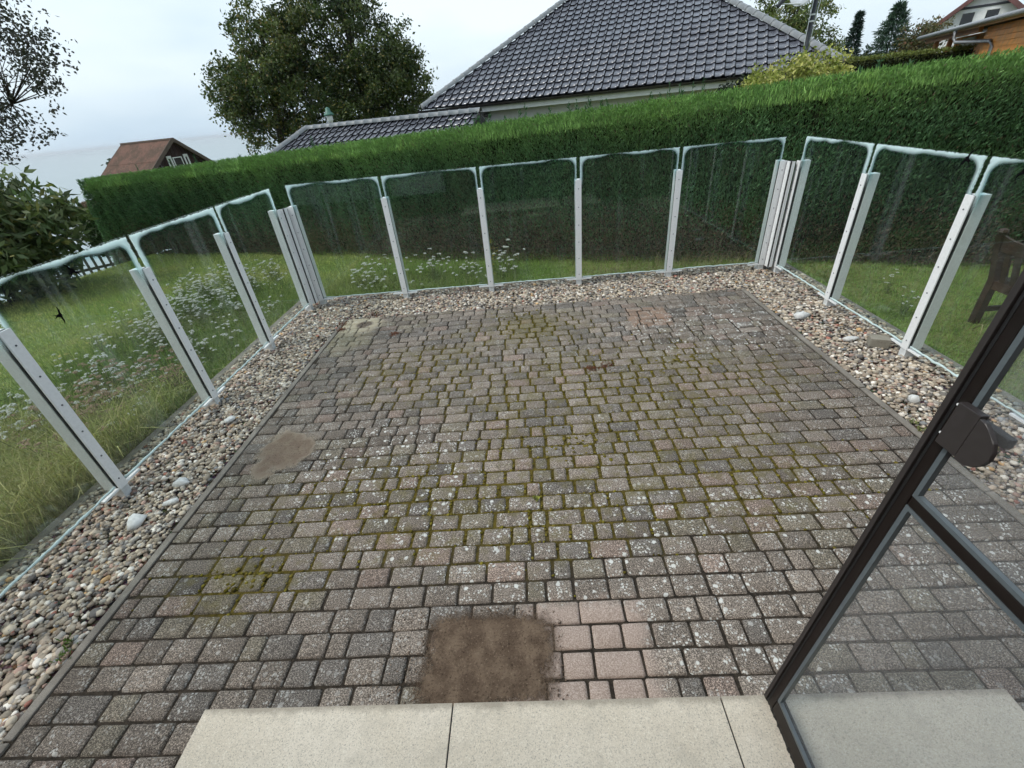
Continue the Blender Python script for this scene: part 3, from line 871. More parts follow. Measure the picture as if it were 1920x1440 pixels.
for i, y in enumerate(RY):
    nm = ['white post at the far corner end of the right glass run', 'white post nearest the far corner along the right glass run', 'white post beside the concrete block, right glass run', 'white post behind the screen door, right glass run', 'white post of the right glass run beside the house'][i]
    make_post((2.668, y, 0), R(-90), nm)
for i in range(5):
    nm = ['leftmost glass pane of the far run beside the left corner', 'second glass pane from the left in the far run', 'middle glass pane of the far run', 'second glass pane from the right in the far run', 'rightmost glass pane of the far run beside the right corner'][i]
    make_panel(((FX[i] + FX[i + 1]) / 2, 4.865, 1.30), 0, 0.980, nm)
for i in range(4):
    nm = ['glass pane of the left run nearest the far corner', 'glass pane of the left run before the daisies, no stickers', 'glass pane of the left run with two black bird stickers', 'nearest glass pane of the left run beside the house'][i]
    bd = [(-0.10 - 0.075, -0.262, R(-75), 0.115), (0.015, -0.09, R(-55), 0.12)] if i == 2 else []
    cy_ = (LY[i] + LY[i + 1]) / 2
    if i == 2: bd = [(2.165 - cy_, -0.258, R(-97), 0.098), (2.370 - cy_, -0.083, R(-53), 0.11)]
    make_panel((-2.542, cy_, 1.30), R(90), LY[i] - LY[i + 1] - 0.022, nm, bd)
for i in range(4):
    nm = ['glass pane of the right run nearest the far corner', 'glass pane of the right run with a bird sticker in its top corner', 'glass pane of the right run in front of the wooden chair', 'nearest glass pane of the right run beside the house'][i]
    cy_ = (RY[i] + RY[i + 1]) / 2
    bd = [(-(2.99 - cy_), -0.035, R(60), 0.12)] if i == 1 else ([(-(2.62 - cy_), -0.06, R(60), 0.12)] if i == 2 else [])
    make_panel((2.668, cy_, 1.30), R(-90), RY[i] - RY[i + 1] - 0.022, nm, bd)

# ------------------------------------------------------------------ blades, leaves: numpy builders
def kites(P, D, length, width, col, bend=0.0, N=None):
    """flat kite leaves: P base (n,3), D unit direction, one quad each"""
    n = len(P)
    if N is None:
        N = rng.normal(0, 1, (n, 3))
    S = np.cross(D, N); S /= np.linalg.norm(S, axis=1, keepdims=True) + 1e-9
    up = np.cross(S, D)
    L_ = np.asarray(length).reshape(-1, 1); W_ = np.asarray(width).reshape(-1, 1) / 2
    mid = P + D * L_ * 0.45 + up * (np.asarray(bend).reshape(-1, 1) * L_ if np.ndim(bend) or bend else 0)
    V_ = np.stack([P, mid + S * W_, P + D * L_, mid - S * W_], 1).reshape(-1, 3)
    F_ = np.arange(4 * n).reshape(-1, 4)
    return V_, F_, np.repeat(col, 4, 0)

def blades(P, D, length, width, col, droop):
    """bent grass blades of two segments (5 verts: quad + tri as quads)"""
    n = len(P)
    side = np.cross(D, np.array([[0, 0, 1.0]])) + rng.normal(0, 0.3, (n, 3)); side /= np.linalg.norm(side, axis=1, keepdims=True) + 1e-9
    L_ = np.asarray(length).reshape(-1, 1); W_ = np.asarray(width).reshape(-1, 1) / 2; dr = np.asarray(droop).reshape(-1, 1)
    a = P; b = P + D * L_ * 0.55; hor = D.copy(); hor[:, 2] = 0
    hor /= np.linalg.norm(hor, axis=1, keepdims=True) + 1e-9
    c = b + (D * (1 - dr) + hor * dr * 0.8) * L_ * 0.5 - np.array([[0, 0, 1.0]]) * dr * L_ * 0.15
    V_ = np.stack([a - side * W_, a + side * W_, b + side * W_ * 0.8, b - side * W_ * 0.8, c + side * W_ * 0.12, c - side * W_ * 0.12], 1).reshape(-1, 3)
    k = (np.arange(n) * 6)[:, None]
    F_ = np.concatenate([k + np.array([[0, 1, 2, 3]]), k + np.array([[3, 2, 4, 5]])])
    return V_, F_, np.repeat(col, 6, 0)

def unit(a):
    return a / (np.linalg.norm(a, axis=-1, keepdims=True) + 1e-9)

def join(parts):
    vs, fs, ts, o = [], [], [], 0
    for v, f, t in parts:
        vs.append(v); fs.append(f + o); ts.append(t); o += len(v)
    return np.concatenate(vs), np.concatenate(fs), np.concatenate(ts)

# ------------------------------------------------------------------ hedge
def hedge_front_y(x): return HC + HM * x
def hedge_top(x): return 1.600 + 0.0395 * x
hedge = tag(empty('clipped_hedge', (0, HC, -0.25)), 'long clipped dark green conifer hedge behind the glass windbreak', 'hedge')
def hloc(v): return np.asarray(v) - np.array([0, HC, -0.25])
def build_hedge():
    X0, X1, depth = -9.75, 8.4, 0.85
    u, v = np.array(HU), np.array(HV)
    # dark woody inside
    V_, F_ = [], []
    xs_ = np.linspace(X0 - 0.1, X1, 40)
    for x in xs_:
        b = np.array([x, hedge_front_y(x), 0]); zt = hedge_top(x) - 0.12 - 0.5 * (x < X0); zb = float(lawn_z(x, hedge_front_y(x))) + 0.12
        V_ += [b + v * 0.16 + [0, 0, zb], b + v * 0.13 + [0, 0, zt - 0.1], b + v * 0.22 + [0, 0, zt], b + v * (depth - 0.15) + [0, 0, zt], b + v * (depth - 0.1) + [0, 0, zb]]
    for i in range(len(xs_) - 1):
        for k in range(5):
            a = i * 5 + k; c = i * 5 + (k + 1) % 5
            F_.append((a, a + 5, c + 5, c))
    me = nmesh('branch_mass', hloc(V_), F_)
    bm = bmesh.new(); bm.from_mesh(me); bm.verts.ensure_lookup_table()
    bm.faces.new([bm.verts[i] for i in range(5)]); bm.faces.new([bm.verts[len(V_) - 5 + i] for i in range(5)][::-1]); bm.to_mesh(me); bm.free()
    obj('branch_mass', me, plain('hedge_inside', (0.020, 0.024, 0.012), 1.0, 0.5, 8, spec=0.0), hedge)
    Lh = (X1 - X0) / HU.x
    # clipped face
    n = 365000
    h = rng.random(n)
    x = X1 - (X1 - X0 + 0.36 * (1 - h)) * rng.random(n)
    zb = lawn_z(x, hedge_front_y(x)); zt = hedge_top(x)
    z = zb + 0.03 + (zt - zb - 0.02) * h
    keep = rng.random(n) < np.clip(0.55 + (z - zb) * 1.2, 0, 1)
    x, z, zb, zt = x[keep], z[keep], zb[keep], zt[keep]; n = len(x)
    lump = 0.06 * np.sin(x * 2.1 + 1.3) + 0.05 * np.sin(x * 5.3 + z * 3) + 0.05 * np.sin(z * 7 + x * 3.7 + np.sin(x * 11)) + 0.04 * np.sin(x * 17 + z * 2.2)
    low = smooth(0.7, 0.0, z - zb)
    inn = rng.exponential(0.035, n) + lump * 0.5 + 0.03 + low * 0.10 * rng.random(n)
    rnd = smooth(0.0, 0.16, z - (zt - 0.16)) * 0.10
    inn = inn - 0.36 * np.exp(-((x + 1.0) / 2.8) ** 2) * np.clip(1 - (z - zb) / 1.1, 0, 1) ** 1.4
    P_ = np.stack([x, hedge_front_y(x), z], 1) + v * (inn + rnd)[:, None]
    D_ = unit(-v * rng.uniform(0.15, 0.75, (n, 1)) + np.array([0, 0, 1]) * rng.uniform(0.35, 1.1, (n, 1)) + u * rng.normal(0, 0.36, (n, 1)))
    patch_ = 0.5 + 0.5 * np.sin(x * 1.7 + 0.8 * np.sin(z * 4)) * np.sin(x * 0.63 + 2 + z)
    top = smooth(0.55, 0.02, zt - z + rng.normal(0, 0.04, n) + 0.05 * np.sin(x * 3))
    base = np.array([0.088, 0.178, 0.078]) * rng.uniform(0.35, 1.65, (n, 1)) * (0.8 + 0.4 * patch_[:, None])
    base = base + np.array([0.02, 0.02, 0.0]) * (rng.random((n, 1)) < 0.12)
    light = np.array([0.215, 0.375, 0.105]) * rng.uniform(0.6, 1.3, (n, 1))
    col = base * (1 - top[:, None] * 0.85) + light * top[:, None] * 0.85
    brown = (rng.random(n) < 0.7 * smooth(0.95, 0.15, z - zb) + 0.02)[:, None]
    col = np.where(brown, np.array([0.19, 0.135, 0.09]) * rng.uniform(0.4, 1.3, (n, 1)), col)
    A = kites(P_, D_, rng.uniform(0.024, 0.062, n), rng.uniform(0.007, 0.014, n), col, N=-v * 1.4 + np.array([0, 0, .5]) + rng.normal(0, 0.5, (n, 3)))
    # young shoots standing up along the top
    n = 112000
    x = rng.uniform(X0, X1, n); dd = rng.uniform(0.02, depth, n) ** 1.0
    sh = 0.5 + 0.5 * np.sin(x * 3.3 + 2 * np.sin(x * 0.9)) * np.sin(x * 1.3)
    P_ = np.stack([x, hedge_front_y(x), hedge_top(x) - 0.10 + rng.normal(0, 0.02, n) - 0.08 * (dd < 0.1)], 1) + v * dd[:, None]
    D_ = unit(np.array([0, 0, 1]) + u * rng.normal(0, 0.22, (n, 1)) - v * rng.normal(0.12, 0.22, (n, 1)))
    col = np.array([0.215, 0.375, 0.105]) * rng.uniform(0.55, 1.35, (n, 1)) * (1 + 0.25 * sh[:, None]) + np.array([0.05, 0.035, 0.0]) * (sh[:, None] > 0.8) * rng.random((n, 1))
    B = kites(P_, D_, rng.uniform(0.035, 0.10, n) * (0.8 + 0.4 * sh), rng.uniform(0.005, 0.010, n), col, N=-v + rng.normal(0, 0.5, (n, 3)))
    # a few taller leaders sticking out above the trim
    Cc = []
    for x in list(rng.uniform(-1.1, 2.2, 26)) + list(rng.uniform(-9, 5, 14)):
        m = 26; hh = rng.uniform(0.10, 0.24)
        b = np.array([x, hedge_front_y(x), hedge_top(x) - 0.06]) + v * rng.uniform(0.2, 0.7)
        t_ = rng.random(m)
        P_ = b + np.array([0, 0, 1]) * (t_ * hh)[:, None] + rng.normal(0, 0.006, (m, 3))
        D_ = unit(np.array([0, 0, 1]) + rng.normal(0, 0.55, (m, 3)))
        Cc.append(kites(P_, D_, 0.03 + 0.05 * (1 - t_), np.full(m, 0.014), np.array([0.05, 0.12, 0.05]) * rng.uniform(0.7, 1.3, (m, 1))))
    # left end
    n = 16000
    w = rng.uniform(0, depth, n); zz = rng.random(n)
    xe = np.full(n, X0); zb = lawn_z(xe, hedge_front_y(xe)); z = zb + (hedge_top(X0) - zb) * zz
    P_ = np.stack([xe, hedge_front_y(xe), z], 1) + v * w[:, None] + u * (rng.exponential(0.03, n) - 0.38 * (1 - zz))[:, None]
    D_ = unit(-u * rng.uniform(0.3, 0.9, (n, 1)) + np.array([0, 0, 1]) * rng.uniform(0.1, 1, (n, 1)) + rng.normal(0, 0.3, (n, 3)))
    Dd = kites(P_, D_, rng.uniform(0.04, 0.09, n), rng.uniform(0.012, 0.02, n), np.array([0.085, 0.185, 0.065]) * rng.uniform(0.5, 1.6, (n, 1)))
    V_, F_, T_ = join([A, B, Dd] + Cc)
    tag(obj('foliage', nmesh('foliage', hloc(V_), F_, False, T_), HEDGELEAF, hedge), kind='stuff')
    # bare stems at the foot
    b = MB()
    for x in np.arange(X0 + 0.3, X1, 0.42):
        x += rng.normal(0, 0.08); y = hedge_front_y(x); z0 = float(lawn_z(x, y)) - 0.03
        p = hloc(np.array([x, y, z0]) + v * 0.26)
        m = MB(); m.tube([p, p + np.array([rng.normal(0, .03), -0.03, 0.3]), p + np.array([rng.normal(0, .06), -0.05, 0.75])], [0.022, 0.018, 0.011], 6)
        m.build('stem', BARK, hedge, True)
    b.bm.free()
build_hedge()

# ------------------------------------------------------------------ grass
def grass_field(n, xr, yr, hmin, hmax, cols, wid, lean, droop, mask=None):
    x = rng.uniform(*xr, n); y = rng.uniform(*yr, n)
    d = np.maximum(np.maximum(-2.86 - x, x - 2.97), y - 5.16)
    k = (d > 0) & (y < hedge_front_y(x) + 0.25)
    if mask is not None: k &= mask(x, y) > rng.random(n)
    x, y = x[k], y[k]; n = len(x)
    P_ = np.stack([x, y, lawn_z(x, y) - 0.004], 1)
    a = rng.uniform(0, 6.283, n); tl = np.abs(rng.normal(0, lean, n))
    D_ = unit(np.stack([np.cos(a) * tl, np.sin(a) * tl, np.ones(n)], 1))
    pt = 0.5 + 0.5 * np.sin(x * 1.3 + np.sin(y * 1.9)) * np.sin(y * 1.1 + 0.7)
    c0, c1 = np.array(cols[0]), np.array(cols[1])
    f = np.clip(pt + rng.normal(0, 0.35, n), 0, 1)[:, None]
    col = (c0 * (1 - f) + c1 * f) * rng.uniform(0.65, 1.35, (n, 1))
    return blades(P_, D_, rng.uniform(hmin, hmax, n), rng.uniform(wid * 0.6, wid * 1.3, n), col, np.clip(rng.normal(droop, 0.2, n), 0, 1))
A = grass_field(90000, (-10.5, -2.8), (0.6, 10.5), 0.035, 0.075, ((0.30, 0.39, 0.085), (0.50, 0.49, 0.16)), 0.005, 0.5, 0.4)
B = grass_field(36000, (2.9, 6.5), (1.8, 6.0), 0.035, 0.07, ((0.16, 0.30, 0.055), (0.26, 0.36, 0.09)), 0.005, 0.5, 0.4)
C = grass_field(30000, (-2.9, 3.0), (5.1, 7.8), 0.035, 0.085, ((0.18, 0.31, 0.05), (0.25, 0.35, 0.08)), 0.005, 0.3, 0.3)
V, F, T = join([A, B, C])
tag(obj('lawn_grass', nmesh('lawn_grass', V, F, False, T), GRASS), 'short green grass blades of the lawn', 'grass', kind='stuff')
def mdw(x, y): return smooth(-4.9, -4.0, x) * smooth(3.3, 2.2, y)
def mdw2(x, y): return smooth(-5.9, -4.6, x) * smooth(2.0, 2.5, y) * smooth(6.8, 5.6, y) * 0.8
A = grass_field(34000, (-5.0, -2.86), (0.8, 3.3), 0.25, 0.62, ((0.30, 0.34, 0.10), (0.52, 0.46, 0.22)), 0.006, 0.42, 0.55, mdw)
B = grass_field(34000, (-6.0, -2.86), (1.9, 7.0), 0.10, 0.3, ((0.14, 0.23, 0.045), (0.22, 0.27, 0.08)), 0.005, 0.35, 0.4, mdw2)
C = grass_field(9000, (-2.9, -0.2), (5.12, 6.5), 0.08, 0.26, ((0.19, 0.29, 0.06), (0.30, 0.32, 0.11)), 0.005, 0.3, 0.4)
D2 = grass_field(900, (0.6, 2.8), (5.12, 6.0), 0.10, 0.34, ((0.20, 0.2, 0.08), (0.30, 0.25, 0.13)), 0.004, 0.5, 0.6)
V, F, T = join([A, B, C, D2])
tag(obj('meadow_grass', nmesh('meadow_grass', V, F, False, T), GRASS), 'long unmown straw green grass outside the glass', 'grass', kind='stuff')

# ------------------------------------------------------------------ yarrow plants
PETAL = tintmat('yarrow_head', 0.8)
def yarrow_mesh(kind, seed):
    """one plant: stems, feathery leaves, flat flower heads"""
    q = np.random.default_rng(seed)
    SV_, HV_ = MB(), []
    heads, stems = [], MB()
    nh = q.integers(5, 11)
    for _ in range(nh):
        a = q.uniform(0, 6.28); rr = q.uniform(0.01, 0.2); hh = q.uniform(0.2, 0.48)
        top = Vector((math.cos(a) * rr, math.sin(a) * rr, hh))
        stems.tube([(top.x * 0.2, top.y * 0.2, 0), (top.x * 0.7, top.y * 0.7, hh * 0.6), top], [0.0025, 0.002, 0.0016], 4, False)
        heads.append(top)
    P_, S_, C_ = [], [], []
    for t_ in heads:
        R_ = q.uniform(0.015, 0.034)
        for _ in range(22):
            a = q.uniform(0, 6.28); r_ = R_ * math.sqrt(q.random())
            P_.append((t_.x + r_ * math.cos(a), t_.y + r_ * math.sin(a), t_.z + q.normal(0, 0.003) + 0.006 * (1 - (r_ / R_) ** 2)))
            s = q.uniform(0.004, 0.0075); S_.append((s, s, s * 0.5))
            C_.append(np.array((0.66, 0.66, 0.60) if kind == 'white' else (0.34, 0.235, 0.15)) * q.uniform(0.75, 1.15))
    V_, F_, T_ = scatter_blobs(np.array(P_), np.array(S_), q.uniform(0, 6, len(P_)), ICO1, 0.1, np.array(C_))
    n = 90
    Pk = np.c_[q.normal(0, 0.05, (n, 2)), q.uniform(0.0, 0.22, n)]
    Dk = unit(np.c_[q.normal(0, 0.8, (n, 2)), q.uniform(0.1, 1, n)])
    lv = kites(Pk, Dk, q.uniform(0.03, 0.09, n), np.full(n, 0.008), (np.array([0.085, 0.13, 0.03]) if kind == 'white' else np.array([0.16, 0.13, 0.06])) * q.uniform(0.6, 1.4, (n, 1)))
    bmesh.ops.recalc_face_normals(stems.bm, faces=stems.bm.faces[:])
    sm = bpy.data.meshes.new('stem'); stems.bm.to_mesh(sm); stems.bm.free()
    return nmesh('flower_head', V_, F_, True, T_), sm, nmesh('leaf_tuft', *lv[:2], False, lv[2])
STEMM = plain('flower_stem', (0.12, 0.13, 0.05), 0.8, 0.3, 30)
def yarrow_proto(kind, seed):
    hm, sm, lm = yarrow_mesh(kind, seed)
    r_ = empty('yarrow_plant')
    obj('flower_head', hm, PETAL, r_); obj('stem', sm, STEMM, r_); obj('leaf_tuft', lm, LEAF, r_)
    return r_
WP = [yarrow_proto('white', 100 + i) for i in range(4)]
BP = [yarrow_proto('brown', 200 + i) for i in range(3)]
used = set()
def put_yarrow(protos, x, y, s, label, group):
    p = protos[rng.integers(len(protos))]
    if p.name in used:
        o = copy_tree(p)
    else:
        o = p; used.add(p.name)
    o.location = (x, y, float(lawn_z(x, y))); o.rotation_euler = (rng.normal(0, 0.08), rng.normal(0, 0.08), rng.uniform(0, 6.28)); o.scale = (s, s, s)
    tag(o, label, 'yarrow', group)
k = 0
while k < 170:
    x, y = rng.uniform(-5.6, -2.98), rng.uniform(2.5, 6.9)
    c = -2.98 - 0.1 * abs(y - 4)
    den = math.exp(-((x + 3.9 + 0.25 * (y - 3.3)) / 0.85) ** 2)
    if rng.random() < den:
        put_yarrow(WP, x, y, rng.uniform(0.5, 0.9), 'white flowering yarrow plant in the patch beyond the left glass', 'white yarrow beyond the left glass'); k += 1
for _ in range(46):
    put_yarrow(BP, rng.uniform(-4.1, -2.98), rng.uniform(2.2, 3.5), rng.uniform(0.8, 1.1), 'faded brown yarrow plant close behind the left glass', 'faded brown yarrow by the left glass')
for _ in range(15):
    put_yarrow(WP, rng.uniform(-2.3, -1.1), rng.uniform(5.5, 6.5), rng.uniform(0.6, 1.05), 'white yarrow plant between the leftmost far pane and the hedge', 'white yarrow behind the leftmost far pane')
for _ in range(9):
    put_yarrow(WP, rng.uniform(-0.95, -0.2), rng.uniform(5.5, 6.3), rng.uniform(0.6, 1.0), 'white yarrow plant behind the second far pane from the left', 'white yarrow behind the second far pane')
put_yarrow(WP, 3.75, 4.5, 0.5, 'small white flower on the right lawn near the hedge', 'white flowers on the right lawn')
put_yarrow(WP, 3.55, 4.0, 0.5, 'small white flower on the right lawn before the chair', 'white flowers on the right lawn')
for p in WP + BP:
    if p.name not in used:
        for c in list(p.children): bpy.data.objects.remove(c)
        bpy.data.objects.remove(p)
# yellow flowering weed behind the far glass
n = 150
Pk = np.c_[rng.normal(0, 0.03, n), rng.normal(0, 0.03, n), rng.uniform(0.05, 0.55, n)]
lv = kites(Pk, unit(np.c_[rng.normal(0, .8, (n, 2)), rng.uniform(0, 1, n)]), rng.uniform(0.02, 0.05, n), np.full(n, 0.012), np.where(rng.random((n, 1)) < 0.5, np.array([[0.42, 0.36, 0.04]]), np.array([[0.16, 0.22, 0.04]])))
w = tag(empty('yellow_weed', (-0.5, 5.9, -0.25)), 'tall yellow flowering weed behind the second far pane', 'weed')
obj('flower_spike', nmesh('flower_spike', *lv[:2], False, lv[2]), LEAF, w)
m = MB(); m.tube([(0, 0, 0), (0.01, 0, 0.3), (0, 0.01, 0.56)], [0.004, 0.003, 0.002], 5); m.build('stem', STEMM, w)

# fallen leaves on the left lawn
n = 70
P = np.c_[rng.uniform(-8.5, -4.5, n), rng.uniform(4.0, 8.0, n)]; P = np.c_[P, lawn_z(P[:, 0], P[:, 1]) + 0.05]
lv = kites(P, unit(np.c_[rng.normal(0, 1, (n, 2)), rng.normal(0.1, 0.1, n)]), rng.uniform(0.06, 0.11, n), rng.uniform(0.03, 0.05, n), np.array([0.36, 0.30, 0.10]) * rng.uniform(0.6, 1.3, (n, 1)), N=np.tile([0, 0, 1.0], (n, 1)) + rng.normal(0, .2, (n, 3)))
tag(obj('fallen_leaves', nmesh('fallen_leaves', *lv[:2], False, lv[2]), LEAF), 'yellow fallen leaves on the left lawn under the laurel', 'leaves', kind='stuff')

# ------------------------------------------------------------------ trees and shrubs
def make_tree(name, label, cat, base, trunk_top, r0, blobs, nclump, nleaf, leaf_l, leaf_w, cols, group=None, clump_r=0.55, droop=0.2, stems=1, shell=0.35, limb_r=0.05, sub=3):
    """trunk and limbs reach to leaf clumps spread through ellipsoids `blobs` [(c, r, weight)] in world coordinates"""
    base = np.array(base, float); top = np.array(trunk_top, float)
    root = empty(name, base); tag(root, label, cat, group)
    wts = np.array([b[2] for b in blobs], float); wts /= wts.sum()
    C_ = []
    for _ in range(nclump):
        c, r_, _w = blobs[rng.choice(len(blobs), p=wts)]
        d = unit(rng.normal(0, 1, 3)); rad = shell + (1 - shell) * rng.random() ** 0.5
        C_.append(np.array(c) + d * np.array(r_) * rad)
    C_ = np.array(C_)
    wood = MB()
    for s in range(stems):
        off = np.array([rng.normal(0, 0.12), rng.normal(0, 0.12), 0]) * (s > 0)
        mid = (base + top) / 2 + rng.normal(0, 0.12, 3) * np.array([1, 1, 0])
        pts = [base * 0 + off, mid - base + off * 2, top - base + off * 4]
        wood.tube(pts, [r0 / math.sqrt(stems), r0 * 0.75 / math.sqrt(stems), r0 * 0.35 / math.sqrt(stems)], 8)
    tr = wood.build('trunk', BARK, root, True)
    limbs = MB()
    K = max(5, nclump // 9)
    hubs = C_[rng.choice(nclump, K, replace=False)]
    hub_pts = []
    for h_ in hubs:
        f = np.clip((h_[2] - base[2]) / max(0.1, top[2] - base[2]) * 0.62, 0.22, 0.98)
        s = base + (top - base) * f
        e = s + (h_ - s) * 0.72
        m_ = (s + e) / 2 + rng.normal(0, 0.15, 3) + np.array([0, 0, 0.25])
        limbs.tube([s - base, m_ - base, e - base], [limb_r, limb_r * 0.7, limb_r * 0.4], 6, False); hub_pts.append(e)
    hub_pts = np.array(hub_pts)
    tw = []
    for c in C_:
        h_ = hub_pts[np.argmin(np.linalg.norm(hub_pts - c, axis=1))]
        m_ = (h_ + c) / 2 + rng.normal(0, 0.12, 3)
        limbs.tube([h_ - base, m_ - base, c - base], [limb_r * 0.35, limb_r * 0.22, limb_r * 0.1], 4, False)
        tw.append((h_, m_, c))
    limbs.build('limb_crown', BARK, root, True)
    # sub-clumps and leaves
    sc = np.repeat(C_, sub, 0) + rng.normal(0, clump_r * 0.7, (len(C_) * sub, 3)) * np.array([1, 1, 0.8])
    n = nleaf
    idx = rng.integers(0, len(sc), n)
    P_ = sc[idx] + rng.normal(0, clump_r * 0.38, (n, 3)) * np.array([1, 1, 0.75])
    D_ = unit(unit(rng.normal(0, 1, (n, 3))) + np.array([0, 0, -droop]))
    c0, c1, c2 = [np.array(c) for c in cols]
    cl = rng.random(len(sc))[idx][:, None]
    col = (c0 * (1 - cl) + c1 * cl) * rng.uniform(0.6, 1.4, (n, 1))
    col = np.where(rng.random((n, 1)) < 0.10, c2 * rng.uniform(0.7, 1.2, (n, 1)), col)
    A_ = kites(P_ - base, D_, rng.uniform(0.7, 1.25, n) * leaf_l, rng.uniform(0.7, 1.25, n) * leaf_w, col)
    tag(obj('crown', nmesh('crown', *A_[:2], False, A_[2]), LEAF, root), kind='stuff')
    return root

# the big pair behind the garage
make_tree('broadleaf_tree', 'broad loose tree on the left of the pair behind the garage roof', 'tree', (-15.4, 31.0, -3.0), (-14.2, 31.5, 6.5), 0.22,
          [((-15.3, 31, 2.9), (2.3, 2.0, 2.2), 1.3), ((-13.8, 31, 5.3), (2.2, 2.2, 2.3), 1.3), ((-16.4, 31, 3.8), (1.1, 1.2, 1.5), .5), ((-12.3, 31.5, 3.2), (1.9, 2, 2.3), .8)], 120, 32000, 0.20, 0.11,
          [(0.040, 0.072, 0.022), (0.13, 0.155, 0.046), (0.21, 0.165, 0.055)], clump_r=0.6, sub=4, shell=0.2)
make_tree('broadleaf_tree', 'tall dense dark tree on the right of the pair behind the garage roof', 'tree', (-9.0, 32.0, -3.0), (-9.6, 32, 9), 0.32,
          [((-9.6, 32, 5.5), (3.3, 2.8, 3.4), 2), ((-8.0, 32, 3.4), (2.4, 2.4, 2.2), 1.1), ((-11.5, 32, 8.0), (2.6, 2.4, 2.4), 1), ((-6.9, 32, 3.6), (1.5, 1.5, 1.6), .5), ((-10.2, 32, 2.2), (2.2, 2, 1.6), .8)], 150, 44000, 0.20, 0.11,
          [(0.032, 0.058, 0.017), (0.105, 0.132, 0.038), (0.19, 0.175, 0.055)], clump_r=0.62, sub=4, shell=0.2)
# overhanging tree at the left edge
make_tree('overhanging_tree', 'airy tree leaning in at the upper left edge before the sky', 'tree', (-11.6, 8.8, -0.55), (-10.4, 9.2, 4.2), 0.16,
          [((-9.5, 9.2, 3.6), (1.35, 1.1, 1.4), 1.2), ((-8.6, 9.2, 3.5), (0.9, 0.8, 0.8), .8), ((-9.6, 9.0, 2.3), (0.8, 0.7, 0.55), .6), ((-10.6, 9, 4.4), (1.4, 1.2, 1.5), 1.0)], 130, 8200, 0.07, 0.042,
          [(0.042, 0.048, 0.032), (0.075, 0.072, 0.055), (0.08, 0.065, 0.07)], clump_r=0.25, sub=3, shell=0.25, limb_r=0.032)
# laurel with big leaves at the left edge
make_tree('laurel_bush', 'big-leaved dark laurel bush at the left edge beyond the glass', 'bush', (-9.4, 7.5, -0.47), (-9.3, 7.6, 0.9), 0.06,
          [((-9.35, 7.45, 0.45), (1.15, 0.9, 0.72), 2.2), ((-8.9, 7.5, 0.9), (0.75, 0.6, 0.55), 1), ((-9.2, 8.0, 0.1), (0.7, 0.5, 0.35), .7), ((-8.05, 7.75, 0.98), (0.22, 0.2, 0.42), .3)], 150, 9500, 0.19, 0.065,
          [(0.080, 0.12, 0.05), (0.155, 0.19, 0.08), (0.26, 0.25, 0.09)], clump_r=0.26, droop=0.55, stems=4, sub=2, shell=0.3, limb_r=0.02)
# yellow-green shrub in front of the neighbour's roof
make_tree('variegated_shrub', 'yellow green variegated shrub rising behind the hedge before the tiled roof', 'shrub', (5.8, 11.0, -1.5), (5.8, 11.0, 1.2), 0.06,
          [((5.7, 11, 1.72), (0.72, 0.6, 0.42), 2), ((5.15, 11, 1.52), (0.5, 0.5, 0.36), 1), ((6.2, 11, 1.66), (0.40, 0.4, 0.34), 1)], 90, 14000, 0.07, 0.045,
          [(0.24, 0.29, 0.06), (0.44, 0.43, 0.13), (0.58, 0.52, 0.22)], clump_r=0.2, droop=0.1, stems=3, shell=0.4, limb_r=0.015)
# trees beyond the neighbour's roof on the right
make_tree('garden_tree', 'light green tree behind the satellite dish', 'tree', (18.6, 37, -1), (18.2, 37, 6.5), 0.18,
          [((17.6, 37, 5.2), (2.0, 1.8, 2.2), 1.6), ((19.6, 37, 4.2), (1.7, 1.5, 1.6), 1), ((20.8, 37, 3.2), (1.0, 1.0, 0.9), .5)], 75, 13000, 0.16, 0.09,
          [(0.08, 0.12, 0.03), (0.17, 0.21, 0.055), (0.22, 0.2, 0.07)], clump_r=0.5, shell=0.25)
def conifer(name, label, base, h, rb, n, col, loose=0.5):
    base = np.array(base, float); root = empty(name, base); tag(root, label, 'conifer')
    m = MB(); m.tube([(0, 0, 0), (0, 0, h * 0.98)], [0.09, 0.012], 6); m.build('trunk', BARK, root, True)
    t_ = rng.random(n) ** 1.35
    tier = np.floor(t_ * 16) / 16 + rng.random(n) * 0.035
    a = rng.uniform(0, 6.283, n); arm = np.floor(a / 6.283 * 11) / 11 * 6.283 + rng.normal(0, 0.14, n)
    rr = rb * (1 - tier) ** 0.85 * np.sqrt(rng.random(n)) * (1 + loose * 0.35 * np.sin(arm * 3 + tier * 40))
    P_ = np.stack([np.cos(arm) * rr, np.sin(arm) * rr, tier * h - rr * 0.12 + rng.normal(0, 0.04, n) + 0.1], 1)
    D_ = unit(np.stack([np.cos(arm), np.sin(arm), rng.normal(0.1, 0.6, n)], 1) + rng.normal(0, 0.4, (n, 3)))
    A_ = kites(P_, D_, rng.uniform(0.12, 0.3, n), rng.uniform(0.03, 0.07, n), np.array(col) * rng.uniform(0.5, 1.5, (n, 1)))
    tag(obj('crown', nmesh('crown', *A_[:2], False, A_[2]), LEAF, root), kind='stuff')
conifer('spruce_tree', 'slim dark spruce with a pointed top beside the roof', (18.1, 30, -0.6), 4.85, 0.72, 6500, (0.035, 0.062, 0.048))
conifer('pine_tree', 'bushy blue green pine between the spruce and the wooden house', (19.7, 29.5, -0.6), 5.0, 1.9, 12000, (0.06, 0.105, 0.07), 1.0)
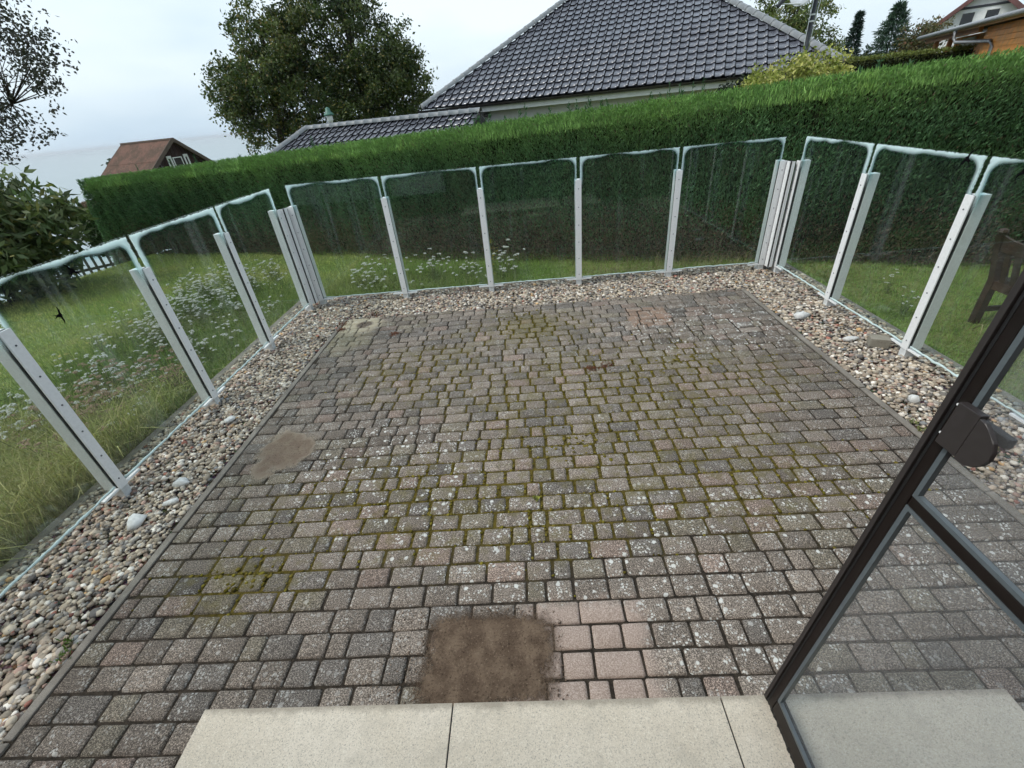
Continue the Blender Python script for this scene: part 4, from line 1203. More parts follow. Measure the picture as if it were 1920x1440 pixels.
make_tree('dark_shrub', 'dark shrub filling the gap under the pine', 'shrub', (19.0, 27.5, -0.6), (19.0, 27.5, 1.6), 0.05,
          [((17.9, 27.5, 1.6), (1.1, 0.9, 0.8), 1), ((19.6, 27.5, 1.7), (1.3, 0.9, 0.8), 1)], 40, 6000, 0.14, 0.08, [(0.02, 0.035, 0.014), (0.045, 0.06, 0.02), (0.2, 0.18, 0.05)], clump_r=0.4, shell=0.2, limb_r=0.02)
make_tree('autumn_tree', 'brownish green small tree before the wooden house porch', 'tree', (20.0, 27.0, -0.5), (19.6, 27, 2.9), 0.08,
          [((19.6, 27, 2.6), (0.9, 0.8, 0.6), 1), ((18.9, 27, 2.1), (0.7, 0.6, 0.5), .6), ((20.0, 27, 3.1), (0.6, 0.5, 0.3), .5)], 36, 3600, 0.12, 0.07, [(0.08, 0.085, 0.035), (0.14, 0.12, 0.05), (0.2, 0.09, 0.045)], clump_r=0.3, shell=0.2, limb_r=0.02)
make_tree('porch_shrub', 'dark leafy shrub against the neighbour wall under the eave', 'shrub', (6.6, 15.6, -1.0), (6.6, 15.6, 1.2), 0.05,
          [((6.6, 15.6, 1.3), (0.75, 0.5, 0.42), 1)], 24, 2600, 0.12, 0.06, [(0.012, 0.02, 0.01), (0.03, 0.04, 0.018), (0.04, 0.05, 0.02)], clump_r=0.25, shell=0.2, limb_r=0.02)

def low_hedge(name, label, p0, p1, h, depth, n, top_c, side_c):
    p0, p1 = np.array(p0, float), np.array(p1, float); d = p1 - p0; L_ = np.linalg.norm(d[:2]); u = d / np.linalg.norm(d); v = np.array([-u[1], u[0], 0])
    root = empty(name, p0); tag(root, label, 'hedge')
    m = MB(); q = [np.zeros(3) + v * 0.1, d + v * 0.1, d + v * (depth - 0.1), v * (depth - 0.1)]
    m.hexa([tuple(x) for x in q] + [tuple(x + np.array([0, 0, h - 0.06])) for x in q]); m.build('branch_mass', MATS['hedge_inside'], root)
    s = rng.random(n); k = rng.random(n) < 0.6
    z = np.where(k, rng.random(n) * h, h + rng.normal(0, 0.03, n)); w = np.where(k, rng.normal(0.02, 0.03, n), rng.random(n) * depth)
    P_ = d * s[:, None] + v * w[:, None] + np.array([0, 0, 1]) * z[:, None]
    D_ = unit(rng.normal(0, 1, (n, 3)) + np.array([0, 0, 0.7]))
    f = smooth(h - 0.25, h, z)[:, None]
    A_ = kites(P_, D_, rng.uniform(0.05, 0.1, n), rng.uniform(0.02, 0.045, n), (np.array(side_c) * (1 - f) + np.array(top_c) * f) * rng.uniform(0.5, 1.4, (n, 1)))
    tag(obj('foliage', nmesh('foliage', *A_[:2], False, A_[2]), LEAF, root), kind='stuff')
low_hedge('garden_hedge', 'low dark hedge with a pale top before the wooden house', (11.2, 20.6, 0.1), (16.4, 19.9, 0.1), 1.98, 0.7, 12000, (0.16, 0.19, 0.045), (0.03, 0.045, 0.015))
low_hedge('box_hedge', 'short low green hedge at the left end of the tall hedge', (-12.2, 12.3, -0.8), (-10.0, 11.35, -0.7), 1.15, 0.6, 9000, (0.11, 0.16, 0.035), (0.03, 0.06, 0.018))

# ------------------------------------------------------------------ picket fence and thatched shelter on the left slope
def picket_fence(name, label, p0, p1, h, n, rails=(0.25, 0.75), w=0.055):
    p0, p1 = Vector(p0), Vector(p1); root = empty(name, p0); tag(root, label, 'fence')
    d = p1 - p0; u = d.normalized(); nrm = Vector((-u.y, u.x, 0))
    first = None
    for i in range(n):
        q = d * (i / (n - 1))
        if first is None:
            m = MB(); hw = u * w / 2; t_ = nrm * 0.011
            hx = lambda z, s: [(-hw * s - t_), (hw * s - t_), (hw * s + t_), (-hw * s + t_)]
            bot = [p + Vector((0, 0, 0)) for p in hx(0, 1)]; mid = [p + Vector((0, 0, h - 0.05)) for p in hx(0, 1)]; tip = [p + Vector((0, 0, h)) for p in hx(0, 0.15)]
            m.hexa(bot + mid); m.hexa([p + Vector((0, 0, 0.0005)) for p in mid] + tip)
            first = m.build('picket', PICKET, root)
        else:
            o = first.copy(); COL.objects.link(o); o.parent = root; o.location = q
    for z in rails:
        m = MB(); m.bar(nrm * 0.035 + Vector((0, 0, h * z)), d + nrm * 0.035 + Vector((0, 0, h * z)), 0.03, 0.06); m.build('rail', PICKET, root)
picket_fence('picket_fence', 'dark picket fence at the far edge of the left lawn', (-12.6, 9.4, -0.95), (-10.2, 11.0, -0.85), 0.62, 20)
for o in [c for c in bpy.data.objects['picket_fence'].children]:
    o.data.materials.clear(); o.data.materials.append(plain('grey_weathered_picket', (0.10, 0.09, 0.075), 0.8, 0.3, 9))
picket_fence('white_picket_fence', 'white picket fence in front of the thatched shelter', (-20.4, 19.9, -1.75), (-18.6, 20.3, -1.75), 0.8, 12, w=0.08)
def thatch():
    root = tag(empty('thatched_shelter', (-19.0, 21.0, -2.0)), 'brown thatched shelter beside the end of the tall hedge', 'shelter')
    m = MB()
    for sx in (-0.9, 0.9):
        for sy in (-0.6, 0.6):
            q = MB(); q.tube([(sx, sy, 0), (sx, sy, 1.3)], 0.05, 6); q.build('post', BARK, root)
    m.hexa([(-1.35, -1.0, 1.05), (1.35, -1.0, 1.05), (1.35, 1.0, 1.05), (-1.35, 1.0, 1.05), (-0.9, -0.12, 1.82), (0.9, -0.12, 1.82), (0.9, 0.12, 1.82), (-0.9, 0.12, 1.82)])
    m.build('roof', plain('thatch', (0.10, 0.07, 0.045), 1.0, 0.4, 3, bump=0.8), root)
    n = 4200
    s = rng.uniform(-1, 1, n); t_ = rng.random(n); side = np.where(rng.random(n) < 0.5, -1, 1)
    P_ = np.stack([s * (1.35 - 0.45 * t_), side * (1.02 - 0.9 * t_), 1.05 + 0.8 * t_ + rng.normal(0, 0.02, n)], 1)
    D_ = unit(np.stack([rng.normal(0, 0.3, n), side * 0.8 + rng.normal(0, .2, n), np.full(n, -0.65) + rng.normal(0, 0.5, n)], 1))
    A_ = kites(P_, D_, rng.uniform(0.1, 0.25, n), np.full(n, 0.02), np.array([0.14, 0.095, 0.06]) * rng.uniform(0.4, 1.6, (n, 1)))
    tag(obj('reed', nmesh('reed', *A_[:2], False, A_[2]), LEAF, root), kind='stuff')
thatch()

# ------------------------------------------------------------------ roof tiles
def tile_profile(n=9, w=0.30):
    """x across, height: flat pan then a roll on the right edge"""
    xs_ = [0.0, 0.03, 0.10, 0.17, 0.195, 0.215, 0.245, 0.272, 0.300]
    zs_ = [0.006, 0.002, 0.0, 0.002, 0.014, 0.036, 0.050, 0.044, 0.000]
    return np.array(xs_), np.array(zs_)
TX, TZ = tile_profile()
def tile_geo(expo=0.34, over=0.06):
    n = len(TX); V_ = []
    for y, dz in ((-0.0, 0.046), (expo * 0.5, 0.024), (expo + over, -0.002)):
        V_ += [(x, y, z + dz) for x, z in zip(TX, TZ)]
    V_ += [(x, 0.004, z + 0.046 - 0.044) for x, z in zip(TX, TZ)]     # front lip
    F_ = []
    for r_ in range(2):
        for i in range(n - 1):
            a = r_ * n + i; F_.append((a, a + 1, a + 1 + n, a + n))
    for i in range(n - 1):
        F_.append((i + 1, i, 3 * n + i, 3 * n + i + 1))
    return np.array(V_), np.array(F_)
def mat_tile():
    t = NT('glazed_grey_tile'); p = t.pos()
    a = t.noise(p, 2.2, 4); b = t.noise(p, 30, 4)
    col = t.mix(t.step(a, 0.35, 0.7), (0.080, 0.084, 0.104), (0.130, 0.135, 0.160))
    col = t.mix(t.step(b, 0.55, 0.8, 0, 0.35), col, (0.11, 0.11, 0.10))
    return t.done(t.bsdf(col, t.step(b, 0.2, 0.8, 0.22, 0.36), None, spec=0.8, coat=0.4))
TILEM = mat_tile()
TSHADE = plain('tile_edge_shade', (0.012, 0.012, 0.014), 0.8, 0.2, 10, spec=0.1)  # shade under tile overlaps and beside rolls, painted into these dark edges
CAPM = plain('grey_ridge_cap', (0.20, 0.21, 0.215), 0.42, 0.15, 5, spec=0.6)
GUTTER = plain('dark_brown_gutter', (0.022, 0.019, 0.018), 0.4, 0.2, 10)
RENDERW = plain('pale_grey_render', (0.46, 0.46, 0.45), 0.9, 0.05, 8, bump=0.15)
FASCIA = plain('white_fascia', (0.70, 0.71, 0.70), 0.6, 0.05, 6)

def clip_tile(V_, F_, planes):
    """cut a tile (local mesh) by planes [(point, normal-out)]"""
    bm = bmesh.new()
    vs = [bm.verts.new(v) for v in V_]
    for i, f in enumerate(F_):
        bm.faces.new([vs[j] for j in f]).material_index = int(TMI[i])
    for co, no in planes:
        g = bm.verts[:] + bm.edges[:] + bm.faces[:]
        bmesh.ops.bisect_plane(bm, geom=g, plane_co=co, plane_no=no, clear_outer=True)
    me = bpy.data.meshes.new('tile'); bm.to_mesh(me); bm.free()
    return me

TGV, TGF = tile_geo()
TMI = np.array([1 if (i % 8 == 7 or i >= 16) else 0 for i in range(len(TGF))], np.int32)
def tiled_face(root, O, U, W, L, rows, left, right, maxparts, flip=False, cap_side=True):
    """tiles laid on the plane O + a U + b W; left/right(b) give the trapezoid bounds; O local to root. Returns nothing."""
    U, W = Vector(U).normalized(), Vector(W).normalized(); Nn = U.cross(W).normalized()
    M = Matrix((U, W, Nn)).transposed().to_4x4()
    todo = []
    for r_ in range(rows):
        b = r_ * 0.34
        nc = int(L / 0.30) + 2
        for c in range(-1, nc):
            a = c * 0.30
            la, ra = left(b), right(b); la2, ra2 = left(b + 0.40), right(b + 0.40)
            if a + 0.30 < la or a > ra: continue
            cut = a < max(la, la2) or a + 0.30 > min(ra, ra2)
            todo.append((r_, a, b, cut))
    cam = Vector((0, 0, 1.78)) - root.location
    todo.sort(key=lambda q: (Vector(O) + U * q[1] + W * q[2] - cam).length)
    shared = None; SVx, SFx, SMx, k = [], [], [], 0
    for i, (r_, a, b, cut) in enumerate(todo):
        loc = Vector(O) + U * a + W * b
        if cut:
            pl = []
            for fn, sg in ((left, -1), (right, 1)):
                x0, x1 = fn(b) - a, fn(b + 0.4) - a
                d = Vector((x1 - x0, 0.4, 0)).normalized(); no = Vector((d.y, -d.x, 0)) * sg
                pl.append(((x0, 0, 0), no))
            me = clip_tile(TGV, TGF, pl); me.materials.append(TILEM); me.materials.append(TSHADE)
            if len(me.polygons) == 0:
                bpy.data.meshes.remove(me); continue
        else:
            if shared is None:
                shared = nmesh('tile', TGV, TGF); shared.materials.append(TILEM); shared.materials.append(TSHADE)
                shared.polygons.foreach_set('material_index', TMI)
            me = shared
        if i < maxparts:
            o = obj('tile', me, None, root)
            m4 = M @ Matrix.Rotation(rng.normal(0, 0.007), 4, 'Z') @ Matrix.Rotation(rng.normal(0, 0.006), 4, 'Y'); m4.translation = loc + Nn * rng.normal(0, 0.003); o.matrix_basis = m4
        else:
            co = np.empty(len(me.vertices) * 3); me.vertices.foreach_get('co', co); co = co.reshape(-1, 3)
            R3 = np.array(M.to_3x3())
            vv = co @ R3.T + np.array(loc)
            for p in me.polygons:
                SFx.append([v + k for v in p.vertices]); SMx.append(p.material_index)
            SVx.append(vv); k += len(vv)
    if SVx:
        me = bpy.data.meshes.new('tile_field'); me.from_pydata(np.concatenate(SVx).tolist(), [], SFx)
        me.materials.append(TILEM); me.materials.append(TSHADE); me.polygons.foreach_set('material_index', np.array(SMx, np.int32))
        tag(obj('tile_field', me, None, root), kind='stuff')

def caps(root, p, q, n, r_=0.15, name='ridge_cap'):
    p, q = Vector(p), Vector(q); d = (q - p) / n; u = d.normalized()
    side = u.cross(Vector((0, 0, 1))).normalized(); up = side.cross(u)
    m = MB(); K = 8; L_ = d.length + 0.03
    rings = []
    for s, rr in ((-0.0, r_ * 1.06), (L_ * 0.12, r_ * 1.06), (L_ * 0.125, r_), (L_, r_ * 0.94)):
        rings.append([m.bm.verts.new(u * s + (side * math.cos(math.pi * k / K) * rr + up * math.sin(math.pi * k / K) * rr * 0.9)) for k in range(K + 1)])
    for a, b in zip(rings, rings[1:]):
        for k in range(K): m.bm.faces.new((a[k], a[k + 1], b[k + 1], b[k]))
    m.bm.faces.new(rings[0])
    first = m.build(name, CAPM, root, True, p)
    for i in range(1, n):
        o = first.copy(); COL.objects.link(o); o.parent = root; o.location = p + d * i

# ------------------------------------------------------------------ neighbour's house with the hipped roof
NU = Vector((0.9468, -0.3219, 0)).normalized(); NV = Vector((-NU.y, NU.x, 0))
def neighbour_house():
    A = Vector((-3.88, 20.82, 1.96)); L_ = 14.30; tp = 0.668
    root = tag(empty('neighbour_house', (A.x, A.y, -1.3)), 'neighbour house with a large dark glazed hipped tile roof', 'house')
    O = Vector((0, 0, A.z + 1.3))
    cp_ = 1 / math.sqrt(1 + tp * tp); sp_ = tp * cp_
    W = NV * cp_ + Vector((0, 0, sp_))
    half = L_ / 2; rows = int(half / cp_ / 0.34)
    tiled_face(root, O + W * -0.05, NU, W, L_, rows, lambda b: b * cp_, lambda b: L_ - b * cp_, 300)
    # roof body under the tiles: hip planes, a short ridge running back
    D_ = 17.0
    e = lambda a, v, z: NU * a + NV * v + Vector((0, 0, O.z + z - 0.03))
    rb = MB(); zt = half * tp
    P_ = [e(0, 0, 0), e(L_, 0, 0), e(L_, D_, 0), e(0, D_, 0), e(half, half, zt), e(half, D_ - half, zt)]
    rb.poly([P_[0], P_[1], P_[4]]); rb.poly([P_[1], P_[2], P_[5], P_[4]]); rb.poly([P_[2], P_[3], P_[5]]); rb.poly([P_[3], P_[0], P_[4], P_[5]]); rb.poly(P_[3::-1])
    rb.build('roof', plain('roof_underlay', (0.03, 0.03, 0.033), 0.6, 0.2, 3), root)
    up = Vector((0, 0, 0.05))
    caps(root, O + NU * 0.02 + NV * 0.02 + up, P_[4] + up + Vector((0, 0, 0.03)), 27, name='hip_cap')
    caps(root, O + NU * (L_ - 0.02) + NV * 0.02 + up, P_[4] + up + Vector((0, 0, 0.03)), 27, name='hip_cap')
    # gutter, fascia, walls
    g = MB(); gp = lambda a: NU * a + NV * -0.10 + Vector((0, 0, O.z - 0.05))
    K = 8; r_ = 0.085; out = [(math.cos(math.pi + math.pi * k / K) * r_, math.sin(math.pi + math.pi * k / K) * r_) for k in range(K + 1)] + [(math.cos(2 * math.pi - math.pi * k / K) * (r_ - 0.008), math.sin(2 * math.pi - math.pi * k / K) * (r_ - 0.008)) for k in range(K + 1)]
    g.prism(out, lambda a, b, s: gp(-0.12 if s == 0 else L_ + 0.12) + NV * a + Vector((0, 0, b)))
    g.build('gutter', GUTTER, root)
    f = MB(); f.prism([(0.05, -0.30), (0.09, -0.30), (0.09, -0.05), (0.05, -0.05)], lambda a, b, s: NU * (0.05 if s == 0 else L_ - 0.05) + NV * a + Vector((0, 0, O.z + b))); f.build('fascia', FASCIA, root)
    s_ = MB(); s_.prism([(0.092, -0.298), (0.55, -0.298), (0.55, -0.27), (0.092, -0.27)], lambda a, b, s: NU * (0.06 if s == 0 else L_ - 0.06) + NV * a + Vector((0, 0, O.z + b))); s_.build('soffit', FASCIA, root)
    w = MB(); q = [NU * 0.45 + NV * 0.5, NU * (L_ - 0.45) + NV * 0.5, NU * (L_ - 0.45) + NV * (D_ - 0.5), NU * 0.45 + NV * (D_ - 0.5)]
    w.hexa([tuple(x) for x in q] + [tuple(x + Vector((0, 0, O.z - 0.26))) for x in q]); w.build('wall', RENDERW, root)
    # small dark lamp under the eave
    b = MB(); c = NU * 2.6 + NV * 0.42 + Vector((0, 0, O.z - 0.42)); b.box(tuple(c - Vector((0.12, 0.06, 0.07))), tuple(c + Vector((0.12, 0.06, 0.07)))); b.build('wall_lamp', GUTTER, root)
neighbour_house()

def garage():
    y0 = 17.5
    Lp = Vector((-8.57, 20.40, 1.72)); Rp = Vector((-1.35, 17.96, 1.69))
    d = (Rp - Lp); L_ = d.length; U = Vector((d.x, d.y, 0)).normalized(); Vv = Vector((-U.y, U.x, 0))
    root = tag(empty('garage', (Lp.x, Lp.y, -2.3)), 'low garage with a dark tiled ridge roof just above the hedge', 'garage')
    tp = 0.55; cp_ = 1 / math.sqrt(1 + tp * tp); sp_ = tp * cp_
    run = 2.9                                   # horizontal run from ridge to eave
    W = Vv * cp_ + Vector((0, 0, sp_))          # up the front slope
    sl = run / cp_
    rid = Vector((0, 0, Lp.z + 2.3 - 0.06))
    rows = int(sl / 0.34)
    O = rid - W * (rows * 0.34 + 0.02) - U * 1.9
    hipk = 1.9 / (rows * 0.34)
    tiled_face(root, O, U, W, L_ + 1.9, rows, lambda b: b * hipk, lambda b: L_ + 1.9, 90)
    rb = MB(); e = lambda a, v, z: U * a + Vv * v + Vector((0, 0, rid.z + z - 0.03))
    P_ = [e(-1.9, -run, -run * tp), e(L_, -run, -run * tp), e(L_, run, -run * tp), e(-1.9, run, -run * tp), e(0, 0, 0), e(L_, 0, 0)]
    rb.poly([P_[0], P_[1], P_[5], P_[4]]); rb.poly([P_[1], P_[2], P_[5]]); rb.poly([P_[2], P_[3], P_[4], P_[5]]); rb.poly([P_[3], P_[0], P_[4]]); rb.poly(P_[3::-1])
    rb.build('roof', bpy.data.materials['roof_underlay'], root)
    up = Vector((0, 0, 0.03))
    caps(root, rid + up, rid + U * L_ + up, 19)
    caps(root, P_[0] + up * 2.5, P_[4] + up * 2.5, 9, name='hip_cap')
    w = MB(); q = [U * -1.5 + Vv * -(run - 0.4), U * (L_ - 0.1) + Vv * -(run - 0.4), U * (L_ - 0.1) + Vv * (run - 0.4), U * -1.5 + Vv * (run - 0.4)]
    w.hexa([tuple(x) for x in q] + [tuple(x + Vector((0, 0, rid.z - run * tp - 0.05))) for x in q]); w.build('wall', RENDERW, root)
    g = MB(); g.poly([e(L_ - 0.1, -run + 0.4, -run * tp - 0.0), e(L_ - 0.1, run - 0.4, -run * tp), e(L_ - 0.1, 0, -0.25)]); g.build('gable', RENDERW, root)
    v = MB(); v.bar(P_[1] + Vector((0, 0, 0.02)), P_[5] + Vector((0, 0, 0.02)), 0.05, 0.16); v.build('verge_board', GUTTER, root)
garage()

# old cable on the garage ridge is left out of reach; street lantern behind it
def lantern():
    root = tag(empty('street_lantern', (-9.6, 26.0, -2.6)), 'small street lantern with a green cap before the big tree', 'lamp')
    G = plain('green_lamp_paint', (0.06, 0.16, 0.12), 0.5, 0.15, 12)
    m = MB(); m.lathe([(0.06, 0), (0.05, 0.6), (0.032, 0.7), (0.03, 4.35), (0.06, 4.4)], 8); m.build('pole', GREYWHITE, root, True)
    m = MB(); m.lathe([(0.06, 4.4), (0.15, 4.55), (0.16, 4.72), (0.13, 4.76)], 10); m.build('globe', FASCIA, root, True)
    m = MB(); m.lathe([(0.26, 4.755), (0.25, 4.82), (0.13, 4.92), (0.11, 5.06), (0.03, 5.12)], 10); m.build('cap', G, root, True)
lantern()

# ------------------------------------------------------------------ brown shed on the left
def shed():
    R2 = Vector((-17.28, 24.52, 1.84)); U, Vv = NU, NV
    root = tag(empty('garden_shed', (R2.x, R2.y, -2.6)), 'dark brown wooden shed with a mossy corrugated roof above the hedge', 'shed')
    z = R2.z + 2.6; tp = 0.74; hw = 2.3; L_ = 3.35
    def corr():
        t = NT('rusty_corrugated_sheet'); p = t.pos()
        a = t.noise(p, 1.6, 5, 0.65); b = t.noise(p, 9, 3)
        c = t.mix(t.step(a, 0.38, 0.62), (0.15, 0.080, 0.058), (0.085, 0.055, 0.038)); c = t.mix(t.step(b, 0.5, 0.75, 0, 0.5), c, (0.20, 0.12, 0.09))
        return t.done(t.bsdf(c, 0.9))
    CM = corr()
    # corrugated sheets: two rows on the near slope, one broad sheet on the far one
    for side in (-1, 1):
        for row in range(2):
            nw = 66; V_, F_ = [], []
            for i in range(nw + 1):
                a = -L_ - 0.15 + (L_ + 0.42) * i / nw; zz = 0.035 * math.cos(i * math.pi)
                for k, v in enumerate((0.02 + row * 1.15, 1.22 + row * 1.18)):
                    V_.append(tuple(U * a + Vv * (side * v) + Vector((0, 0, z - v * tp + zz + (0.05 if k == 1 and row == 0 else 0.02)))))
            for i in range(nw): F_.append((2 * i, 2 * i + 1, 2 * i + 3, 2 * i + 2))
            obj('roof_sheet', nmesh('roof_sheet', V_, F_), CM, root)
    WB = plain('dark_brown_boards', (0.030, 0.013, 0.012), 0.75, 0.3, 5)
    m = MB(); m.bar(U * (-L_ - 0.16) + Vector((0, 0, z + 0.03)), U * 0.28 + Vector((0, 0, z + 0.03)), 0.2, 0.07); m.build('ridge_cap', plain('ridge_brown', (0.12, 0.085, 0.065), 0.8), root)
    # gable boards
    nb = 22; bw = 2 * (hw - 0.25) / nb
    for i in range(nb):
        v0 = -(hw - 0.25) + i * bw; vm = v0 + bw / 2
        b = MB(); b.hexa([tuple(U * s + Vv * v + Vector((0, 0, zz))) for zz_i in (0, 1) for (s, v) in ((0, v0 + 0.008), (0.02, v0 + 0.008), (0.02, v0 + bw - 0.008), (0, v0 + bw - 0.008)) for zz in [0.0 if zz_i == 0 else z - 0.05 - abs(v) * tp]])
        b.build('board', WB, root)
    w = MB(); q = [U * -L_ + Vv * -(hw - 0.3), U * -0.02 + Vv * -(hw - 0.3), U * -0.02 + Vv * (hw - 0.3), U * -L_ + Vv * (hw - 0.3)]
    w.hexa([tuple(x) for x in q] + [tuple(x + Vector((0, 0, z - hw * tp))) for x in q]); w.build('wall', WB, root)
    for sd in (-1, 1):
        v = MB(); v.bar(U * 0.29 + Vector((0, 0, z - 0.0)), U * 0.29 + Vv * sd * hw + Vector((0, 0, z - hw * tp)), 0.03, 0.16); v.build('barge_board', plain('grey_brown_board', (0.10, 0.075, 0.06), 0.8, 0.2, 4), root)
    # window with white shutters
    zc = z - 0.98
    f = empty('x'); bpy.data.objects.remove(f)
    fr = MB()
    for (a, b_) in (((-0.24, zc - 0.22), (0.24, zc - 0.18)), ((-0.24, zc + 0.18), (0.24, zc + 0.22)), ((-0.24, zc - 0.18), (-0.20, zc + 0.18)), ((0.20, zc - 0.18), (0.24, zc + 0.18))):
        q0, q1 = U * 0.022 + Vv * a[0] + Vector((0, 0, a[1])), U * 0.05 + Vv * b_[0] + Vector((0, 0, b_[1]))
        fr.hexa([tuple(U * s + Vv * v + Vector((0, 0, zz))) for zz in (a[1], b_[1]) for (s, v) in ((0.022, a[0]), (0.05, a[0]), (0.05, b_[0]), (0.022, b_[0]))])
    wn = fr.build('window', FASCIA, root)
    g = MB(); g.hexa([tuple(U * s + Vv * v + Vector((0, 0, zz))) for zz in (zc - 0.18, zc + 0.18) for (s, v) in ((0.023, -0.2), (0.03, -0.2), (0.03, 0.2), (0.023, 0.2))]); g.build('pane', plain('dark_pane', (0.008, 0.009, 0.010), 0.1, 0.1, 5, spec=0.6), wn)
    for c in (-0.42, 0.48):
        sh = MB(); hw2 = 0.12
        for (v0, v1, z0, z1) in ((c - hw2, c - hw2 + 0.07, zc - 0.3, zc + 0.3), (c + hw2 - 0.07, c + hw2, zc - 0.3, zc + 0.3), (c - hw2 + 0.0702, c + hw2 - 0.0702, zc - 0.3, zc - 0.18), (c - hw2 + 0.0702, c + hw2 - 0.0702, zc + 0.18, zc + 0.3)):
            sh.hexa([tuple(U * s + Vv * v + Vector((0, 0, zz))) for zz in (z0, z1) for (s, v) in ((0.022, v0), (0.055, v0), (0.055, v1), (0.022, v1))])
        sh.build('shutter', FASCIA, root)
shed()
make_tree('slope_sapling', 'thin sapling showing behind the left end of the brown shed', 'tree', (-21.5, 25.5, -4), (-21.3, 25.5, 0.8), 0.05, [((-21.3, 25.5, 0.9), (0.5, 0.4, 0.5), 1)], 12, 420, 0.16, 0.09, [(0.03, 0.05, 0.02), (0.06, 0.08, 0.03), (0.08, 0.08, 0.03)], clump_r=0.25, shell=0.2, limb_r=0.015)

# ------------------------------------------------------------------ orange wooden house and white gable house on the right
def wood_house():
    e = Vector((0.4185, 0.9082, 0)); nn = Vector((0.9082, -0.4185, 0))       # e: along the eave away from us; nn: into the house
    P1 = Vector((17.25, 24.0, 0)); zE = 2.68
    root = tag(empty('wooden_house', (P1.x, P1.y, -0.4)), 'orange timber-clad house with a grey gutter and corner porch', 'house')
    pt = lambda t_, o_, z: -e * t_ + nn * o_ + Vector((0, 0, z + 0.4))
    OR = plain('orange_timber', (0.80, 0.33, 0.075), 0.55, 0.18, 4)
    OR2 = plain('brown_timber_post', (0.30, 0.125, 0.04), 0.6, 0.2, 5)
    # plank cladding: near wall and recessed porch wall
    def planks(t0, t1, o_, z0, z1):
        n = int((z1 - z0) / 0.14)
        for i in range(n):
            za = z0 + i * (z1 - z0) / n; zb = za + (z1 - z0) / n - 0.008
            b = MB(); b.hexa([tuple(pt(t0, o_ - 0.012, za)), tuple(pt(t1, o_ - 0.012, za)), tuple(pt(t1, o_ + 0.02, za)), tuple(pt(t0, o_ + 0.02, za)), tuple(pt(t0, o_, zb)), tuple(pt(t1, o_, zb)), tuple(pt(t1, o_ + 0.02, zb)), tuple(pt(t0, o_ + 0.02, zb))])
            b.build('plank', OR, root)
    planks(6.18, 14.0, 0.5, -0.3, 2.55); planks(0.2, 6.18, 1.2, -0.3, 2.5)
    b = MB(); b.hexa([tuple(pt(t_, o_, z)) for z in (-0.4, 2.5) for (t_, o_) in ((6.2, 0.53), (14, 0.53), (14, 7), (6.2, 7))]); b.build('wall', OR, root)
    b = MB(); b.hexa([tuple(pt(t_, o_, z)) for z in (-0.4, 2.5) for (t_, o_) in ((0.2, 1.23), (6.199, 1.23), (6.199, 7), (0.2, 7))]); b.build('wall', OR, root)
    for t_ in (1.37, 3.18):
        b = MB(); b.hexa([tuple(pt(t_ + dt, o_, z)) for z in (-0.4, 2.56) for (dt, o_) in ((0, .26), (.14, .26), (.14, .40), (0, .40))]); b.build('porch_post', OR2, root)
    b = MB(); b.bar(pt(-0.1, 0.33, 2.50), pt(6.2, 0.33, 2.50), 0.12, 0.14); b.build('porch_beam', OR2, root)
    b = MB(); b.bar(pt(-0.25, 0.12, 2.60), pt(14, 0.12, 2.60), 0.03, 0.10); b.build('eave_board', plain('light_timber', (0.45, 0.25, 0.10), 0.6, 0.15, 4), root)
    b = MB(); b.hexa([tuple(pt(t_, o_, z + o_ * 0.01)) for z in (2.64, 2.72) for (t_, o_) in ((-0.3, 0.1), (14, 0.1), (14, 4.2), (-0.3, 4.2))]); b.build('roof', plain('zinc_roof', (0.10, 0.075, 0.07), 0.6, 0.2, 3), root)
    Z = plain('zinc_gutter', (0.30, 0.31, 0.32), 0.4, 0.12, 8, metallic=0.4)
    b = MB(); b.tube([pt(-0.3, 0.02, 2.66), pt(14, 0.02, 2.66)], 0.065, 10); b.build('gutter', Z, root, True)
    b = MB(); b.tube([pt(4.75, 0.03, 2.60), pt(4.75, 0.05, 2.38), pt(4.9, 0.10, 2.26), pt(7.1, 0.42, 2.16), pt(7.3, 0.46, 2.0), pt(7.3, 0.46, -0.3)], 0.05, 8); b.build('downpipe', Z, root, True)
    # white porch door of two glazed leaves
    d = MB()
    for (t0, t1, z0, z1) in ((1.45, 2.85, 2.05, 2.42), (1.45, 1.55, -0.3, 2.05), (2.75, 2.85, -0.3, 2.05), (2.10, 2.20, -0.3, 2.05)):
        d.hexa([tuple(pt(t_, o_, z)) for z in (z0, z1) for (t_, o_) in ((t0, 1.12), (t1, 1.12), (t1, 1.185), (t0, 1.185))])
    dr = d.build('door', FASCIA, root)
    for (t0, t1) in ((1.55, 2.10), (2.20, 2.75)):
        g = MB(); g.hexa([tuple(pt(t_, o_, z)) for z in (-0.3, 2.05) for (t_, o_) in ((t0, 1.15), (t1, 1.15), (t1, 1.17), (t0, 1.17))]); g.build('pane', plain('grey_pane', (0.25, 0.27, 0.28), 0.15, 0.1, 3), dr)
wood_house()

